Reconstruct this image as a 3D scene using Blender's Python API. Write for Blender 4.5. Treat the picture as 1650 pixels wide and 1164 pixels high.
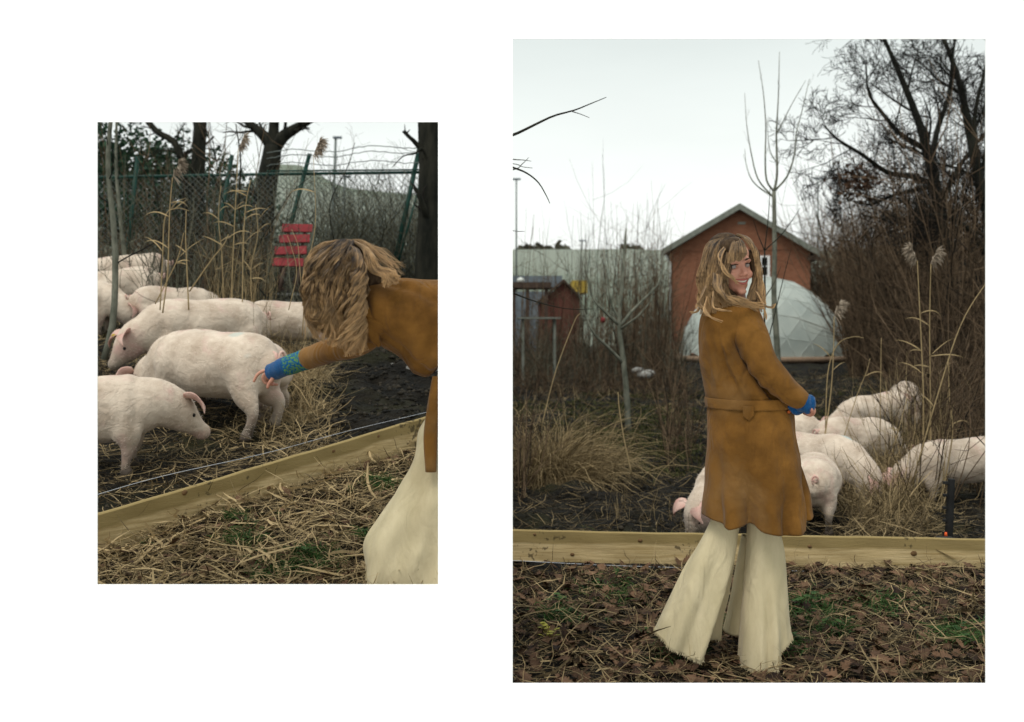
import bpy, bmesh, math, random
import numpy as np
from mathutils import Vector, Matrix
R = math.radians
rnd = random.Random(7)
rs = np.random.RandomState(11)
scene = bpy.context.scene
for o in list(bpy.data.objects): bpy.data.objects.remove(o)

# ------------------------------------------------------------ camera, sky, sun, exposure
cam = bpy.data.objects.new('camera', bpy.data.cameras.new('camera'))
scene.collection.objects.link(cam); scene.camera = cam
cam.location = (0, 0, 1.3); cam.rotation_euler = (R(90), 0, 0)
cam.data.sensor_width = 36; cam.data.lens = 36
cam.data.shift_y = -42/1650; cam.data.clip_end = 2000; cam.data.clip_start = .05
cam.data.dof.use_dof = True; cam.data.dof.focus_distance = 4.3; cam.data.dof.aperture_fstop = 3.3
SUN_EL, SUN_AZ = R(58), R(215)          # azimuth clockwise from +Y: behind the camera, slightly left
w = bpy.data.worlds.new('World'); scene.world = w; w.use_nodes = True
nt = w.node_tree; nt.nodes.clear()
def N(nt, t, **k):
    n = nt.nodes.new(t)
    for a, b in k.items(): setattr(n, a, b)
    return n
sky = N(nt, 'ShaderNodeTexSky', sky_type='NISHITA', sun_disc=False, sun_elevation=SUN_EL, sun_rotation=SUN_AZ)
bg1 = N(nt, 'ShaderNodeBackground'); bg1.inputs['Strength'].default_value = .05
nt.links.new(sky.outputs[0], bg1.inputs[0])
tc = N(nt, 'ShaderNodeTexCoord'); sep = N(nt, 'ShaderNodeSeparateXYZ'); nt.links.new(tc.outputs['Generated'], sep.inputs[0])
cr = N(nt, 'ShaderNodeValToRGB')        # cloud deck: a little paler towards the horizon, as in the photograph
cr.color_ramp.elements[0].position = 0; cr.color_ramp.elements[0].color = (.88, .90, .86, 1)
cr.color_ramp.elements[1].position = .34; cr.color_ramp.elements[1].color = (.56, .62, .60, 1)
e = cr.color_ramp.elements.new(.13); e.color = (.83, .86, .83, 1)
e = cr.color_ramp.elements.new(1); e.color = (1.0, 1.05, 1.05, 1)      # overcast: brighter overhead
nt.links.new(sep.outputs[2], cr.inputs[0])
no = N(nt, 'ShaderNodeTexNoise'); no.inputs['Scale'].default_value = 2.2; no.inputs['Detail'].default_value = 4
mp = N(nt, 'ShaderNodeMapping'); mp.inputs['Scale'].default_value = (1, 1, 3.5)
nt.links.new(tc.outputs['Generated'], mp.inputs[0]); nt.links.new(mp.outputs[0], no.inputs[0])
mr = N(nt, 'ShaderNodeMapRange'); mr.inputs[1].default_value = .3; mr.inputs[2].default_value = .7; mr.inputs[3].default_value = .94; mr.inputs[4].default_value = 1.05
nt.links.new(no.outputs[0], mr.inputs[0])
vm = N(nt, 'ShaderNodeVectorMath', operation='SCALE'); nt.links.new(cr.outputs[0], vm.inputs[0]); nt.links.new(mr.outputs[0], vm.inputs['Scale'])
bg2 = N(nt, 'ShaderNodeBackground'); bg2.inputs['Strength'].default_value = .80
nt.links.new(vm.outputs[0], bg2.inputs[0])
ad = N(nt, 'ShaderNodeMixShader'); ad.inputs[0].default_value = .95
nt.links.new(bg1.outputs[0], ad.inputs[1]); nt.links.new(bg2.outputs[0], ad.inputs[2])
ow = N(nt, 'ShaderNodeOutputWorld'); nt.links.new(ad.outputs[0], ow.inputs[0])
sl = bpy.data.lights.new('sun', 'SUN'); sl.energy = 1.2; sl.angle = R(25); sl.color = (1, .96, .9)
so = bpy.data.objects.new('sun', sl); scene.collection.objects.link(so)
sd = Vector((math.sin(SUN_AZ)*math.cos(SUN_EL), math.cos(SUN_AZ)*math.cos(SUN_EL), math.sin(SUN_EL)))
so.rotation_euler = sd.to_track_quat('Z', 'Y').to_euler()
so.location = (-3, -6, 9)
scene.view_settings.view_transform = 'Standard'; scene.view_settings.look = 'None'
scene.view_settings.gamma = 1; scene.view_settings.exposure = .68

# ------------------------------------------------------------ helpers
def at(px, py, Y): return Vector(((px-825)/1650*Y, Y, 1.3-(py-540)/1650*Y))
def link(o): scene.collection.objects.link(o); return o
def tag(o, label=None, cat=None, group=None, kind=None):
    if label: o['label'] = label
    if cat: o['category'] = cat
    if group: o['group'] = group
    if kind: o['kind'] = kind
    return o
def empty(name, loc, label, cat, group=None, rz=0):
    o = link(bpy.data.objects.new(name, None)); o.location = loc; o.rotation_euler = (0, 0, rz); o.empty_display_size = .1
    return tag(o, label, cat, group)

class MB:
    """collects vertices and faces (with a 0..1 tint per vertex) and links them as one mesh object"""
    def __init__(s): s.v = []; s.f = []; s.t = []; s.n = 0
    def add(s, v, f, tint=.5):
        v = np.asarray(v, float).reshape(-1, 3)
        for a in (f if isinstance(f, list) and len(f) and isinstance(f[0], np.ndarray) else [np.asarray(f, int)]):
            s.f.append(a+s.n)
        s.v.append(v); s.t.append(np.broadcast_to(np.asarray(tint, float), (len(v),)).copy()); s.n += len(v)
        return s
    def tubes(s, P, Rr, k=3, tint=.5, cap=False):
        """P (m,n,3) paths, Rr (m,n) radii"""
        P = np.asarray(P, float); Rr = np.asarray(Rr, float); m, n = P.shape[:2]
        if m == 0: return s
        T = np.gradient(P, axis=1); T /= np.linalg.norm(T, axis=2, keepdims=True)+1e-9
        mt = T.mean(1, keepdims=True); ref = np.where(np.abs(mt[..., 2:3]) > .8, np.array([1., 0, 0]), np.array([0., 0, 1]))
        U = np.cross(T, np.broadcast_to(ref, T.shape)); U /= np.linalg.norm(U, axis=2, keepdims=True)+1e-9
        V = np.cross(T, U)
        a = np.arange(k)*2*np.pi/k
        ring = U[:, :, None]*np.cos(a)[None, None, :, None]+V[:, :, None]*np.sin(a)[None, None, :, None]
        v = P[:, :, None]+ring*Rr[:, :, None, None]
        idx = np.arange(m*n*k).reshape(m, n, k); nx = np.roll(idx, -1, 2)
        q = np.stack([idx[:, :-1], nx[:, :-1], nx[:, 1:], idx[:, 1:]], -1).reshape(-1, 4)
        tt = np.asarray(tint, float)
        if tt.ndim == 1: tt = np.repeat(tt, n*k)
        elif tt.ndim == 2: tt = np.repeat(tt.reshape(-1), k)
        fs = [q]
        if cap: fs.append(idx[:, -1, :].reshape(-1, k)); fs.append(idx[:, 0, ::-1].reshape(-1, k))
        s.add(v.reshape(-1, 3), fs, tt); return s
    def tube(s, pts, rad, k=6, tint=.5, cap=True):
        pts = np.array([tuple(p) for p in pts], float); r = np.broadcast_to(np.asarray(rad, float), (len(pts),))
        return s.tubes(pts[None], r[None], k, tint, cap)
    def ribbons(s, P, W, S, tint=.5):
        """flat blades: P (m,n,3), W (m,n) half widths, S (m,3) side vectors"""
        P = np.asarray(P, float); m, n = P.shape[:2]
        v = np.stack([P-S[:, None]*W[..., None], P+S[:, None]*W[..., None]], 2)
        idx = np.arange(m*n*2).reshape(m, n, 2)
        q = np.stack([idx[:, :-1, 0], idx[:, :-1, 1], idx[:, 1:, 1], idx[:, 1:, 0]], -1).reshape(-1, 4)
        tt = np.asarray(tint, float)
        if tt.ndim == 1: tt = np.repeat(tt, n*2)
        return s.add(v.reshape(-1, 3), q, tt)
    def box(s, c, h, rz=0, tint=.5, M=None):
        sg = np.array([(x, y, z) for x in (-1, 1) for y in (-1, 1) for z in (-1, 1)], float)*np.array(h)
        if rz: sg = sg @ np.array([[math.cos(rz), math.sin(rz), 0], [-math.sin(rz), math.cos(rz), 0], [0, 0, 1]])
        if M is not None: sg = np.array([M @ Vector(p) for p in sg])
        return s.add(sg+np.array(tuple(c)), np.array([(0, 1, 3, 2), (4, 6, 7, 5), (0, 4, 5, 1), (2, 3, 7, 6), (0, 2, 6, 4), (1, 5, 7, 3)]), tint)
    def build(s, name, mat, parent=None, smooth=True):
        me = bpy.data.meshes.new(name)
        v = np.concatenate(s.v) if s.v else np.zeros((0, 3))
        me.vertices.add(len(v)); me.vertices.foreach_set('co', v.astype(np.float32).ravel())
        tot = sum(a.size for a in s.f); nf = sum(len(a) for a in s.f)
        me.loops.add(tot); me.polygons.add(nf)
        me.loops.foreach_set('vertex_index', np.concatenate([a.ravel() for a in s.f]).astype(np.int32))
        st = []; off = 0
        for a in s.f:
            st.append(off+np.arange(len(a))*a.shape[1]); off += a.size
        me.polygons.foreach_set('loop_start', np.concatenate(st).astype(np.int32))
        at_ = me.attributes.new('tint', 'FLOAT', 'POINT'); at_.data.foreach_set('value', np.concatenate(s.t).astype(np.float32))
        me.update(calc_edges=True); me.validate()
        me.polygons.foreach_set('use_smooth', np.full(len(me.polygons), bool(smooth))); me.update()
        if mat: me.materials.append(mat)
        o = link(bpy.data.objects.new(name, me))
        if parent:
            o.parent = parent
        return o
def child(o, root):
    """parent o (built in world coordinates) to root, keeping it where it stands"""
    o.parent = root
    o.matrix_parent_inverse = Matrix.Translation(-Vector(root.location)) if root.rotation_euler.z == 0 and tuple(root.scale) == (1, 1, 1) else root.matrix_basis.inverted()
    return o
def catmull(C, n):
    C = np.array([tuple(c) for c in C], float); m = len(C)
    if m == 2: return C[0]+(C[1]-C[0])*np.linspace(0, 1, n)[:, None]
    E = np.vstack([2*C[0]-C[1], C, 2*C[-1]-C[-2]]); t = np.linspace(0, m-1-1e-6, n); i = t.astype(int); u = (t-i)[:, None]
    a, b, c, d = E[i], E[i+1], E[i+2], E[i+3]
    return .5*((2*b)+(-a+c)*u+(2*a-5*b+4*c-d)*u**2+(-a+3*b-3*c+d)*u**3)
def fuse(chains, voxel, smooth=4, blobs=()):
    """chains of (point, r) or (point, ru, rv) -> one continuous closed skin"""
    b = MB()
    for ch in chains:
        n = (len(ch)-1)*5+1
        C = catmull([c[0] for c in ch], n); ra = catmull([(c[1], c[2] if len(c) > 2 else c[1], 0) for c in ch], n)
        T = np.gradient(C, axis=0); T /= np.linalg.norm(T, axis=1, keepdims=True)+1e-9
        # first radius: sideways (horizontal), second: across
        mt = T.mean(0); ref = np.array([0, 0, 1.]) if abs(mt[2]) < .85*np.linalg.norm(mt) else np.array([1., 0, 0])
        U = np.cross(T, ref); U /= np.linalg.norm(U, axis=1, keepdims=True)+1e-9; V = np.cross(U, T)
        k = 20; a = np.arange(k)*2*np.pi/k
        # domed ends
        v = C[:, None]+U[:, None]*np.cos(a)[None, :, None]*ra[:, None, 0:1]+V[:, None]*np.sin(a)[None, :, None]*ra[:, None, 1:2]
        def end(c, t, r0, r1, U0, V0, sgn):
            out = []
            for q in (.45, .8, .98):
                out.append(c+sgn*t*min(r0, r1)*.8*q+(U0*np.cos(a)[:, None]*r0+V0*np.sin(a)[:, None]*r1)*math.sqrt(max(0, 1-q*q)))
            return out
        st = end(C[0], T[0], ra[0, 0], ra[0, 1], U[0], V[0], -1)[::-1]; en = end(C[-1], T[-1], ra[-1, 0], ra[-1, 1], U[-1], V[-1], 1)
        v = np.concatenate([np.array(st), v, np.array(en)]); m = len(v)
        idx = np.arange(m*k).reshape(m, k); nx = np.roll(idx, -1, 1)
        q = np.stack([idx[:-1], nx[:-1], nx[1:], idx[1:]], -1).reshape(-1, 4)
        b.add(v.reshape(-1, 3), [q, idx[:1, ::-1], idx[-1:]])
    for c, rr, M in blobs:
        th, ph = np.meshgrid(np.linspace(0, np.pi, 15)[1:-1], np.arange(20)*2*np.pi/20, indexing='ij')
        v = np.stack([np.sin(th)*np.cos(ph), np.sin(th)*np.sin(ph), np.cos(th)], -1)*np.array(rr)
        if M is not None: v = v @ np.array(M).T
        m, k = v.shape[:2]; idx = np.arange(m*k).reshape(m, k); nx = np.roll(idx, -1, 1)
        q = np.stack([idx[:-1], idx[1:], nx[1:], nx[:-1]], -1).reshape(-1, 4)
        b.add(v.reshape(-1, 3)+np.array(tuple(c)), [q, idx[:1], idx[-1:, ::-1]])
    o = b.build('tmp', None)
    m = o.modifiers.new('r', 'REMESH'); m.mode = 'VOXEL'; m.voxel_size = voxel; m.use_smooth_shade = True
    if smooth: m = o.modifiers.new('s', 'SMOOTH'); m.iterations = smooth; m.factor = .5
    dg = bpy.context.evaluated_depsgraph_get(); me = bpy.data.meshes.new_from_object(o.evaluated_get(dg))
    old = o.data; bpy.data.objects.remove(o); bpy.data.meshes.remove(old)
    return me
def obj_from(me, name, mat, parent=None):
    me.name = name; me.materials.clear(); me.materials.append(mat)
    o = link(bpy.data.objects.new(name, me)); o.parent = parent; return o

def mat(name, c1, c2=None, scale=8, rough=.8, bump=.0, bscale=None, tint=False, stretch=(1, 1, 1), c3=None, s3=2, t3=(.5, .65), detail=6, spec=.12, sheen=0, trans=0, metal=0, sss=0, bdist=.01, dirt=None, bump2=None):
    m = bpy.data.materials.new(name); m.use_nodes = True; t = m.node_tree; p = t.nodes['Principled BSDF']
    p.inputs['Roughness'].default_value = rough; p.inputs['Specular IOR Level'].default_value = spec; p.inputs['Metallic'].default_value = metal
    if sheen: p.inputs['Sheen Weight'].default_value = sheen; p.inputs['Sheen Roughness'].default_value = .5
    if sss: p.inputs['Subsurface Weight'].default_value = sss; p.inputs['Subsurface Radius'].default_value = (.02, .01, .006); p.inputs['Subsurface Scale'].default_value = 1
    tcn = N(t, 'ShaderNodeTexCoord'); mpn = N(t, 'ShaderNodeMapping'); mpn.inputs['Scale'].default_value = stretch
    t.links.new(tcn.outputs['Object'], mpn.inputs[0])
    c2 = c2 or tuple(x*.7 for x in c1)
    def mix(a, b, f):
        n = N(t, 'ShaderNodeMix', data_type='RGBA')
        for s_, v_ in ((n.inputs[6], a), (n.inputs[7], b)):
            if isinstance(v_, tuple): s_.default_value = (*v_, 1)
            else: t.links.new(v_, s_)
        t.links.new(f, n.inputs[0]); return n.outputs[2]
    def noise(sc, lo, hi, det=detail):
        n = N(t, 'ShaderNodeTexNoise'); n.inputs['Scale'].default_value = sc; n.inputs['Detail'].default_value = det; n.inputs['Roughness'].default_value = .6
        t.links.new(mpn.outputs[0], n.inputs[0])
        r = N(t, 'ShaderNodeMapRange'); r.inputs[1].default_value = lo; r.inputs[2].default_value = hi; t.links.new(n.outputs[0], r.inputs[0]); return r.outputs[0]
    if tint:
        a = N(t, 'ShaderNodeAttribute', attribute_name='tint'); f = a.outputs['Fac']
        nz = N(t, 'ShaderNodeMath', operation='MULTIPLY_ADD'); t.links.new(noise(scale, .3, .7), nz.inputs[0]); nz.inputs[1].default_value = .3; nz.inputs[2].default_value = -.15
        am = N(t, 'ShaderNodeMath', operation='ADD', use_clamp=True); t.links.new(f, am.inputs[0]); t.links.new(nz.outputs[0], am.inputs[1]); f = am.outputs[0]
    else: f = noise(scale, .35, .65)
    col = mix(c1, c2, f)
    if c3: col = mix(col, c3, noise(s3, *t3))
    if dirt:   # (colour, z0, z1) in object space: dried mud caked on from below
        sp = N(t, 'ShaderNodeSeparateXYZ'); t.links.new(tcn.outputs['Object'], sp.inputs[0])
        zz = N(t, 'ShaderNodeMath', operation='MULTIPLY_ADD'); t.links.new(noise(14, .3, .7), zz.inputs[0]); zz.inputs[1].default_value = .12; t.links.new(sp.outputs[2], zz.inputs[2])
        r = N(t, 'ShaderNodeMapRange'); r.inputs[1].default_value = dirt[1]; r.inputs[2].default_value = dirt[2]; r.inputs[3].default_value = 1; r.inputs[4].default_value = 0
        t.links.new(zz.outputs[0], r.inputs[0]); col = mix(col, dirt[0], r.outputs[0])
    t.links.new(col, p.inputs['Base Color'])
    if bump:
        n = N(t, 'ShaderNodeTexNoise'); n.inputs['Scale'].default_value = bscale or scale*4; n.inputs['Detail'].default_value = 5; t.links.new(mpn.outputs[0], n.inputs[0])
        b = N(t, 'ShaderNodeBump'); b.inputs['Strength'].default_value = bump; b.inputs['Distance'].default_value = bdist; t.links.new(n.outputs[0], b.inputs['Height']); t.links.new(b.outputs[0], p.inputs['Normal'])
        if bump2:
            n = N(t, 'ShaderNodeTexNoise'); n.inputs['Scale'].default_value = bump2[0]; n.inputs['Detail'].default_value = 2; n.inputs['Distortion'].default_value = 1.2
            mp2 = N(t, 'ShaderNodeMapping'); mp2.inputs['Scale'].default_value = bump2[3]; mp2.inputs['Rotation'].default_value = (0, R(25), 0); t.links.new(tcn.outputs['Object'], mp2.inputs[0]); t.links.new(mp2.outputs[0], n.inputs[0])
            b2 = N(t, 'ShaderNodeBump'); b2.inputs['Strength'].default_value = bump2[1]; b2.inputs['Distance'].default_value = bump2[2]; t.links.new(n.outputs[0], b2.inputs['Height']); t.links.new(b.outputs[0], b2.inputs['Normal']); t.links.new(b2.outputs[0], p.inputs['Normal'])
    if trans:
        tr = N(t, 'ShaderNodeBsdfTranslucent'); t.links.new(col, tr.inputs[0]); ms = N(t, 'ShaderNodeMixShader'); ms.inputs[0].default_value = trans
        out = t.nodes['Material Output']; t.links.new(p.outputs[0], ms.inputs[1]); t.links.new(tr.outputs[0], ms.inputs[2]); t.links.new(ms.outputs[0], out.inputs[0])
    return m

M_white = mat('margin_white', (.93, .93, .93), (.91, .91, .91), 3, .9, .05, 200, bdist=.001)
M_bounce = mat('pale_bounce', (.80, .79, .77), (.72, .71, .69), 3, .9, .2, 30)
M_mud = mat('mud', (.0025, .0025, .002), (.014, .011, .007), 5, .8, 1, 18, c3=(.026, .025, .009), s3=.9, t3=(.52, .72), bdist=.07, detail=9, spec=.10)
M_straw = mat('straw', (.026, .017, .008), (.45, .335, .175), 30, .75, tint=True, trans=.15)
M_leafdry = mat('dry_leaf', (.012, .006, .004), (.19, .108, .062), 25, .7, .3, 80, tint=True, bdist=.003)
M_reedp = mat('reed_plume', (.21, .165, .12), (.42, .35, .27), 60, .9, .3, tint=True, trans=.2)
M_green = mat('green_leaf', (.018, .050, .014), (.075, .14, .038), 30, .6, .3, tint=True, trans=.2)
M_grass = mat('grass', (.012, .018, .004), (.085, .085, .03), 20, .7, tint=True, trans=.2)
M_bark = mat('dark_bark', (.007, .008, .006), (.026, .025, .018), 9, .9, .8, 30, stretch=(1, 1, .3), bdist=.02)
M_barkg = mat('greenish_bark', (.075, .08, .06), (.18, .18, .14), 14, .85, .5, 40, stretch=(1, 1, .5))
M_twig = mat('twig_brown', (.006, .005, .0035), (.155, .105, .064), 6, .85, tint=True)
M_twigd = mat('twig_dark', (.005, .005, .0045), (.018, .016, .013), 6, .9, tint=True)
M_twiggrey = mat('twig_grey', (.014, .015, .010), (.14, .135, .095), 6, .9, tint=True)
M_ever = mat('evergreen_leaf', (.006, .020, .012), (.030, .065, .033), 10, .6, tint=True, trans=.1)
M_wood = mat('pine_board', (.60, .465, .255), (.36, .26, .115), 7, .8, .6, 40, stretch=(.5, 1, 10), bdist=.004)
M_suede = mat('brown_suede', (.200, .092, .020), (.092, .041, .009), 6, .95, .5, 60, c3=(.30, .165, .06), s3=3, t3=(.5, .8), sheen=.08, spec=.05, bdist=.004, bump2=(9, .8, .028, (1, 1, .55)))
M_suede_dk = mat('coat_lining', (.05, .022, .012), (.03, .015, .01), 9, .95)
M_pants = mat('cream_corduroy', (.66, .565, .37), (.52, .44, .27), 6, .95, .5, 240, stretch=(1, 1, .35), c3=(.42, .34, .20), s3=4, t3=(.55, .8), sheen=.1, spec=.05, bdist=.003, bump2=(10, .7, .025, (1, 1, .45)))
M_skin = mat('skin', (.50, .245, .165), (.42, .18, .12), 14, .5, .1, 150, sss=.0, spec=.4, bdist=.001)
M_lip = mat('lip', (.42, .12, .10), rough=.4)
M_tooth = mat('tooth', (.75, .7, .6), rough=.3)
M_eye = mat('eye_white', (.26, .22, .20), (.22, .19, .17), rough=.2)
M_iris = mat('iris', (.02, .015, .012), rough=.15)
M_brow = mat('brow_hair', (.05, .03, .018), rough=.9)
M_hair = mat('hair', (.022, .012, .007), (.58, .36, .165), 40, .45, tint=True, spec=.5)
M_hairbase = mat('hair_base', (.028, .016, .009), (.08, .05, .026), 60, .7, .8, 90, stretch=(1, 1, .2))
M_shoe = mat('shoe', (.02, .018, .016), rough=.5)
M_red = mat('red_paint', (.25, .032, .036), (.17, .022, .026), 12, .6, .3, 60, c3=(.5, .12, .12), s3=9, t3=(.62, .72))
M_fenceg = mat('green_metal', (.008, .034, .026), (.012, .045, .034), 8, .45, .1)
M_wiregrey = mat('grey_wire', (.10, .12, .11), (.16, .18, .17), 8, .5, metal=.3)
M_wirewhite = mat('white_wire', (.6, .62, .66), (.45, .47, .5), 200, .5)
M_black = mat('black_plastic', (.012, .012, .012), (.02, .02, .02), 8, .5)
M_hill = mat('hazy_hill_grass', (.18, .205, .165), (.13, .155, .118), .05, 1, c3=(.22, .24, .20), s3=.02, t3=(.4, .6), stretch=(.3, 1, 5), spec=0)  # distance haze put into the colour: grass paled and greyed
M_orange = mat('orange_plastic', (.8, .12, .03), rough=.5)
M_white2 = mat('white_sheet', (.62, .64, .6), (.5, .52, .48), 3, .6)
M_grey = mat('grey_blue', (.16, .19, .21), (.11, .13, .15), 1, .7)
M_yellow = mat('yellow_paint', (.48, .34, .06), (.42, .3, .06), 1, .7)
M_dkwood = mat('dark_wood', (.05, .035, .028), (.09, .06, .045), 3, .8, .4)
M_shed = mat('red_brown_board', (.14, .055, .04), (.10, .04, .03), 3, .8, .3, stretch=(4, 4, .3))
M_slab = mat('grey_stone', (.3, .29, .27), (.2, .2, .18), 8, .9, .4)

# ------------------------------------------------------------ terrain
def ss(x): x = np.clip(x, 0, 1); return x*x*(3-2*x)
_w = [(rs.uniform(-1, 1), rs.uniform(-1, 1), rs.uniform(0, 6.28)) for _ in range(24)]
def lump(x, y, f):
    s_ = 0
    for i, (a, b, c) in enumerate(_w): s_ = s_+np.sin((a*x+b*y)*f*(1+i*.09)+c+1.3*np.sin(b*x*f*.7-a*y*f*.6+i))
    return s_/5.
def gz(x, y):
    x = np.asarray(x, float); y = np.asarray(y, float)
    yy = np.minimum(y, 19)+np.clip(y-19, 0, 40)*.04
    zl = -.3+.151*yy
    u = ss((x+.066*y)/(.060*np.maximum(y, .5)))
    base = zl*(1-u)
    pen = ss((y-5.9)/.8)            # churned mud behind the boards
    return base+lump(x, y, 3.2)*(.008+.036*pen)+lump(x+9, y, 11)*(.006+.020*pen)
def gl(px, py):
    """ground point of the left slope seen at this pixel"""
    Y = 2640/(py-291); return at(px, py, Y)
def grid(x0, x1, nx, y0, y1, ny, mb):
    X, Yg = np.meshgrid(np.linspace(x0, x1, nx), np.linspace(y0, y1, ny)); Z = gz(X, Yg)
    idx = np.arange(nx*ny).reshape(ny, nx)
    q = np.stack([idx[:-1, :-1], idx[:-1, 1:], idx[1:, 1:], idx[1:, :-1]], -1).reshape(-1, 4)
    mb.add(np.stack([X, Yg, Z], -1).reshape(-1, 3), q)
def lattice(xs, ys, mb):
    X, Yg = np.meshgrid(xs, ys); Z = gz(X, Yg); ny, nx = X.shape; idx = np.arange(nx*ny).reshape(ny, nx)
    mb.add(np.stack([X, Yg, Z], -1).reshape(-1, 3), np.stack([idx[:-1, :-1], idx[:-1, 1:], idx[1:, 1:], idx[1:, :-1]], -1).reshape(-1, 4))
g = MB()
xs = np.concatenate([np.linspace(-400, -13, 24)[:-1], np.linspace(-13, -6, 60)[:-1], np.linspace(-6, 9, 380)[:-1], np.linspace(9, 20, 60)[:-1], np.linspace(20, 400, 24)])
ys = np.concatenate([np.linspace(3.3, 15, 330)[:-1], np.linspace(15, 60, 260)[:-1], np.linspace(60, 600, 50)])
lattice(xs, ys, g)
ground = g.build('ground', M_mud); ground['kind'] = 'structure'
t = MB(); t.box((0, -48.4, -.06), (400, 51.6, .06)); tag(t.build('bounce_floor', M_bounce, smooth=False), kind='structure')  # unseen pale floor, added to bounce light onto the white panel
# white page margin built as a standing panel with two openings
YW, TH = 3.2, .002
def margin_rect(mb, x0, y0, x1, y1):
    a = at(x0, y1, YW); b = at(x1, y0, YW)
    mb.box(((a.x+b.x)/2, YW, (a.z+b.z)/2), ((b.x-a.x)/2, TH, (b.z-a.z)/2))
wl = MB()
XL, XR, YT, YB = -150, 1800, -90, 1210
for r_ in ((XL, YT, XR, 63), (XL, 1101, XR, YB), (XL, 63, 157, 1101), (1588, 63, XR, 1101), (157, 63, 706, 197), (157, 942, 706, 1101), (706, 63, 826, 1101)):
    margin_rect(wl, *r_)
wo = wl.build('wall', M_white, smooth=False); wo['kind'] = 'structure'  # panel for the blank page margin, not a building wall

# hills (a long grassed dike right, a higher one left)
def ridge(name, x0, x1, yb, yt, ztop, nx=120, rough=.5, seed=0, ztf=None):
    m = MB(); X = np.linspace(x0, x1, nx); T = np.linspace(0, 1, 14)
    XX, TT = np.meshgrid(X, T); Yg = yb+(yt-yb)*TT
    zt = ztf(X) if ztf else ztop+rough*np.sin(X*.11+seed)+.3*rough*np.sin(X*.43)
    Z = zt[None]*np.sin(np.minimum(TT*1.25, 1)*np.pi/2)-(TT > .9)*ztop*.1-(TT < .02)*1
    idx = np.arange(XX.size).reshape(XX.shape)
    m.add(np.stack([XX, Yg, Z], -1).reshape(-1, 3), np.stack([idx[:-1, :-1], idx[:-1, 1:], idx[1:, 1:], idx[1:, :-1]], -1).reshape(-1, 4))
    o = m.build(name, M_hill); o['kind'] = 'structure'; return o
ridge('hill', -1.5, 330, 118, 200, 16.2, rough=.12)
ridge('hill', -260, -9, 95, 150, 24, seed=2, rough=.8, ztf=lambda X: 20+2.0*np.sin(X*.06+1)+1.0*np.sin(X*.21)+5.5*np.exp(-((X+30)/5.5)**2))
# ------------------------------------------------------------ plants
def grow(r, p, d, L, rad, lvl, mx, out, P):
    n = 6; pts = [np.array(p, float)]; dd = np.array(d, float); dd /= np.linalg.norm(dd)
    for i in range(n):
        dd = dd+np.array([r.gauss(0, 1), r.gauss(0, 1), r.gauss(0, 1)])*P['wob']+np.array([0, 0, P['up']*(1 if lvl else .3)])
        dd /= np.linalg.norm(dd); pts.append(pts[-1]+dd*L/n)
    out[min(lvl, len(out)-1)].append((np.array(pts), np.maximum(np.linspace(rad, rad*P.get('taper', .35), n+1), P.get('minr', .0012))))
    spawn(r, np.array(pts), L, rad, lvl, mx, out, P)
def spawn(r, pts, L, rad, lvl, mx, out, P, t0=None):
    if lvl >= mx: return
    k = P['kids'][min(lvl, len(P['kids'])-1)]; n = len(pts)-1
    for j in range(k):
        t = (t0 if t0 is not None else P.get('t0', .25))+(1-(t0 if t0 is not None else P.get('t0', .25)))*(j+r.random())/k; f = t*n; i = min(int(f), n-1)
        p = pts[i]+(pts[i+1]-pts[i])*(f-i); tg = pts[i+1]-pts[i]; tg /= np.linalg.norm(tg)+1e-9
        v = np.array([r.gauss(0, 1), r.gauss(0, 1)*P.get('flat', 1), r.gauss(0, 1)]); v -= v.dot(tg)*tg; v /= np.linalg.norm(v)+1e-9
        a = R(r.uniform(*P['ang'])); dd = tg*math.cos(a)+v*math.sin(a)
        grow(r, p, dd, L*P['ratio']*r.uniform(.7, 1.2)*(1.1-.45*t), rad*(1-.6*t)*P.get('rr', .55), lvl+1, mx, out, P)
def paths_to(mb, lst, k, r=None):
    if not lst: return mb
    by = {}
    for p, q in lst: by.setdefault(len(p), []).append((p, q))
    for n, l in by.items():
        mb.tubes(np.array([a for a, _ in l]), np.array([b for _, b in l]), k, rs.uniform(.1, .9, len(l)))
    return mb
def tree(name, label, base, guides, P, mx=3, mt=M_bark, mc=M_twigd, group=None, seed=1, kt=7, Lf=None, cat='tree'):
    """guides: list of (points, r0, r1, spawn length): hand-placed trunk and limbs; twigs grow from them"""
    r = random.Random(seed); root = empty(name, tuple(base), label, cat, group)
    tr = MB(); out = [[], [], []]
    for pts, r0, r1, L in guides:
        C = catmull(pts, 16); rad = np.linspace(r0, r1, 16); tr.tubes(C[None], rad[None], kt, .5, True)
        if L: spawn(r, C, L, r1+(r0-r1)*.4, 0, mx, out, P)
    paths_to(tr, [b for b in out[1] if b[1][0] > .02], 5)
    child(tr.build('trunk', mt), root)
    cr_ = MB(); paths_to(cr_, [b for b in out[1] if b[1][0] <= .02]+out[2]+out[0], 3)
    if cr_.n: child(cr_.build('crown', mc), root)
    return root
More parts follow.
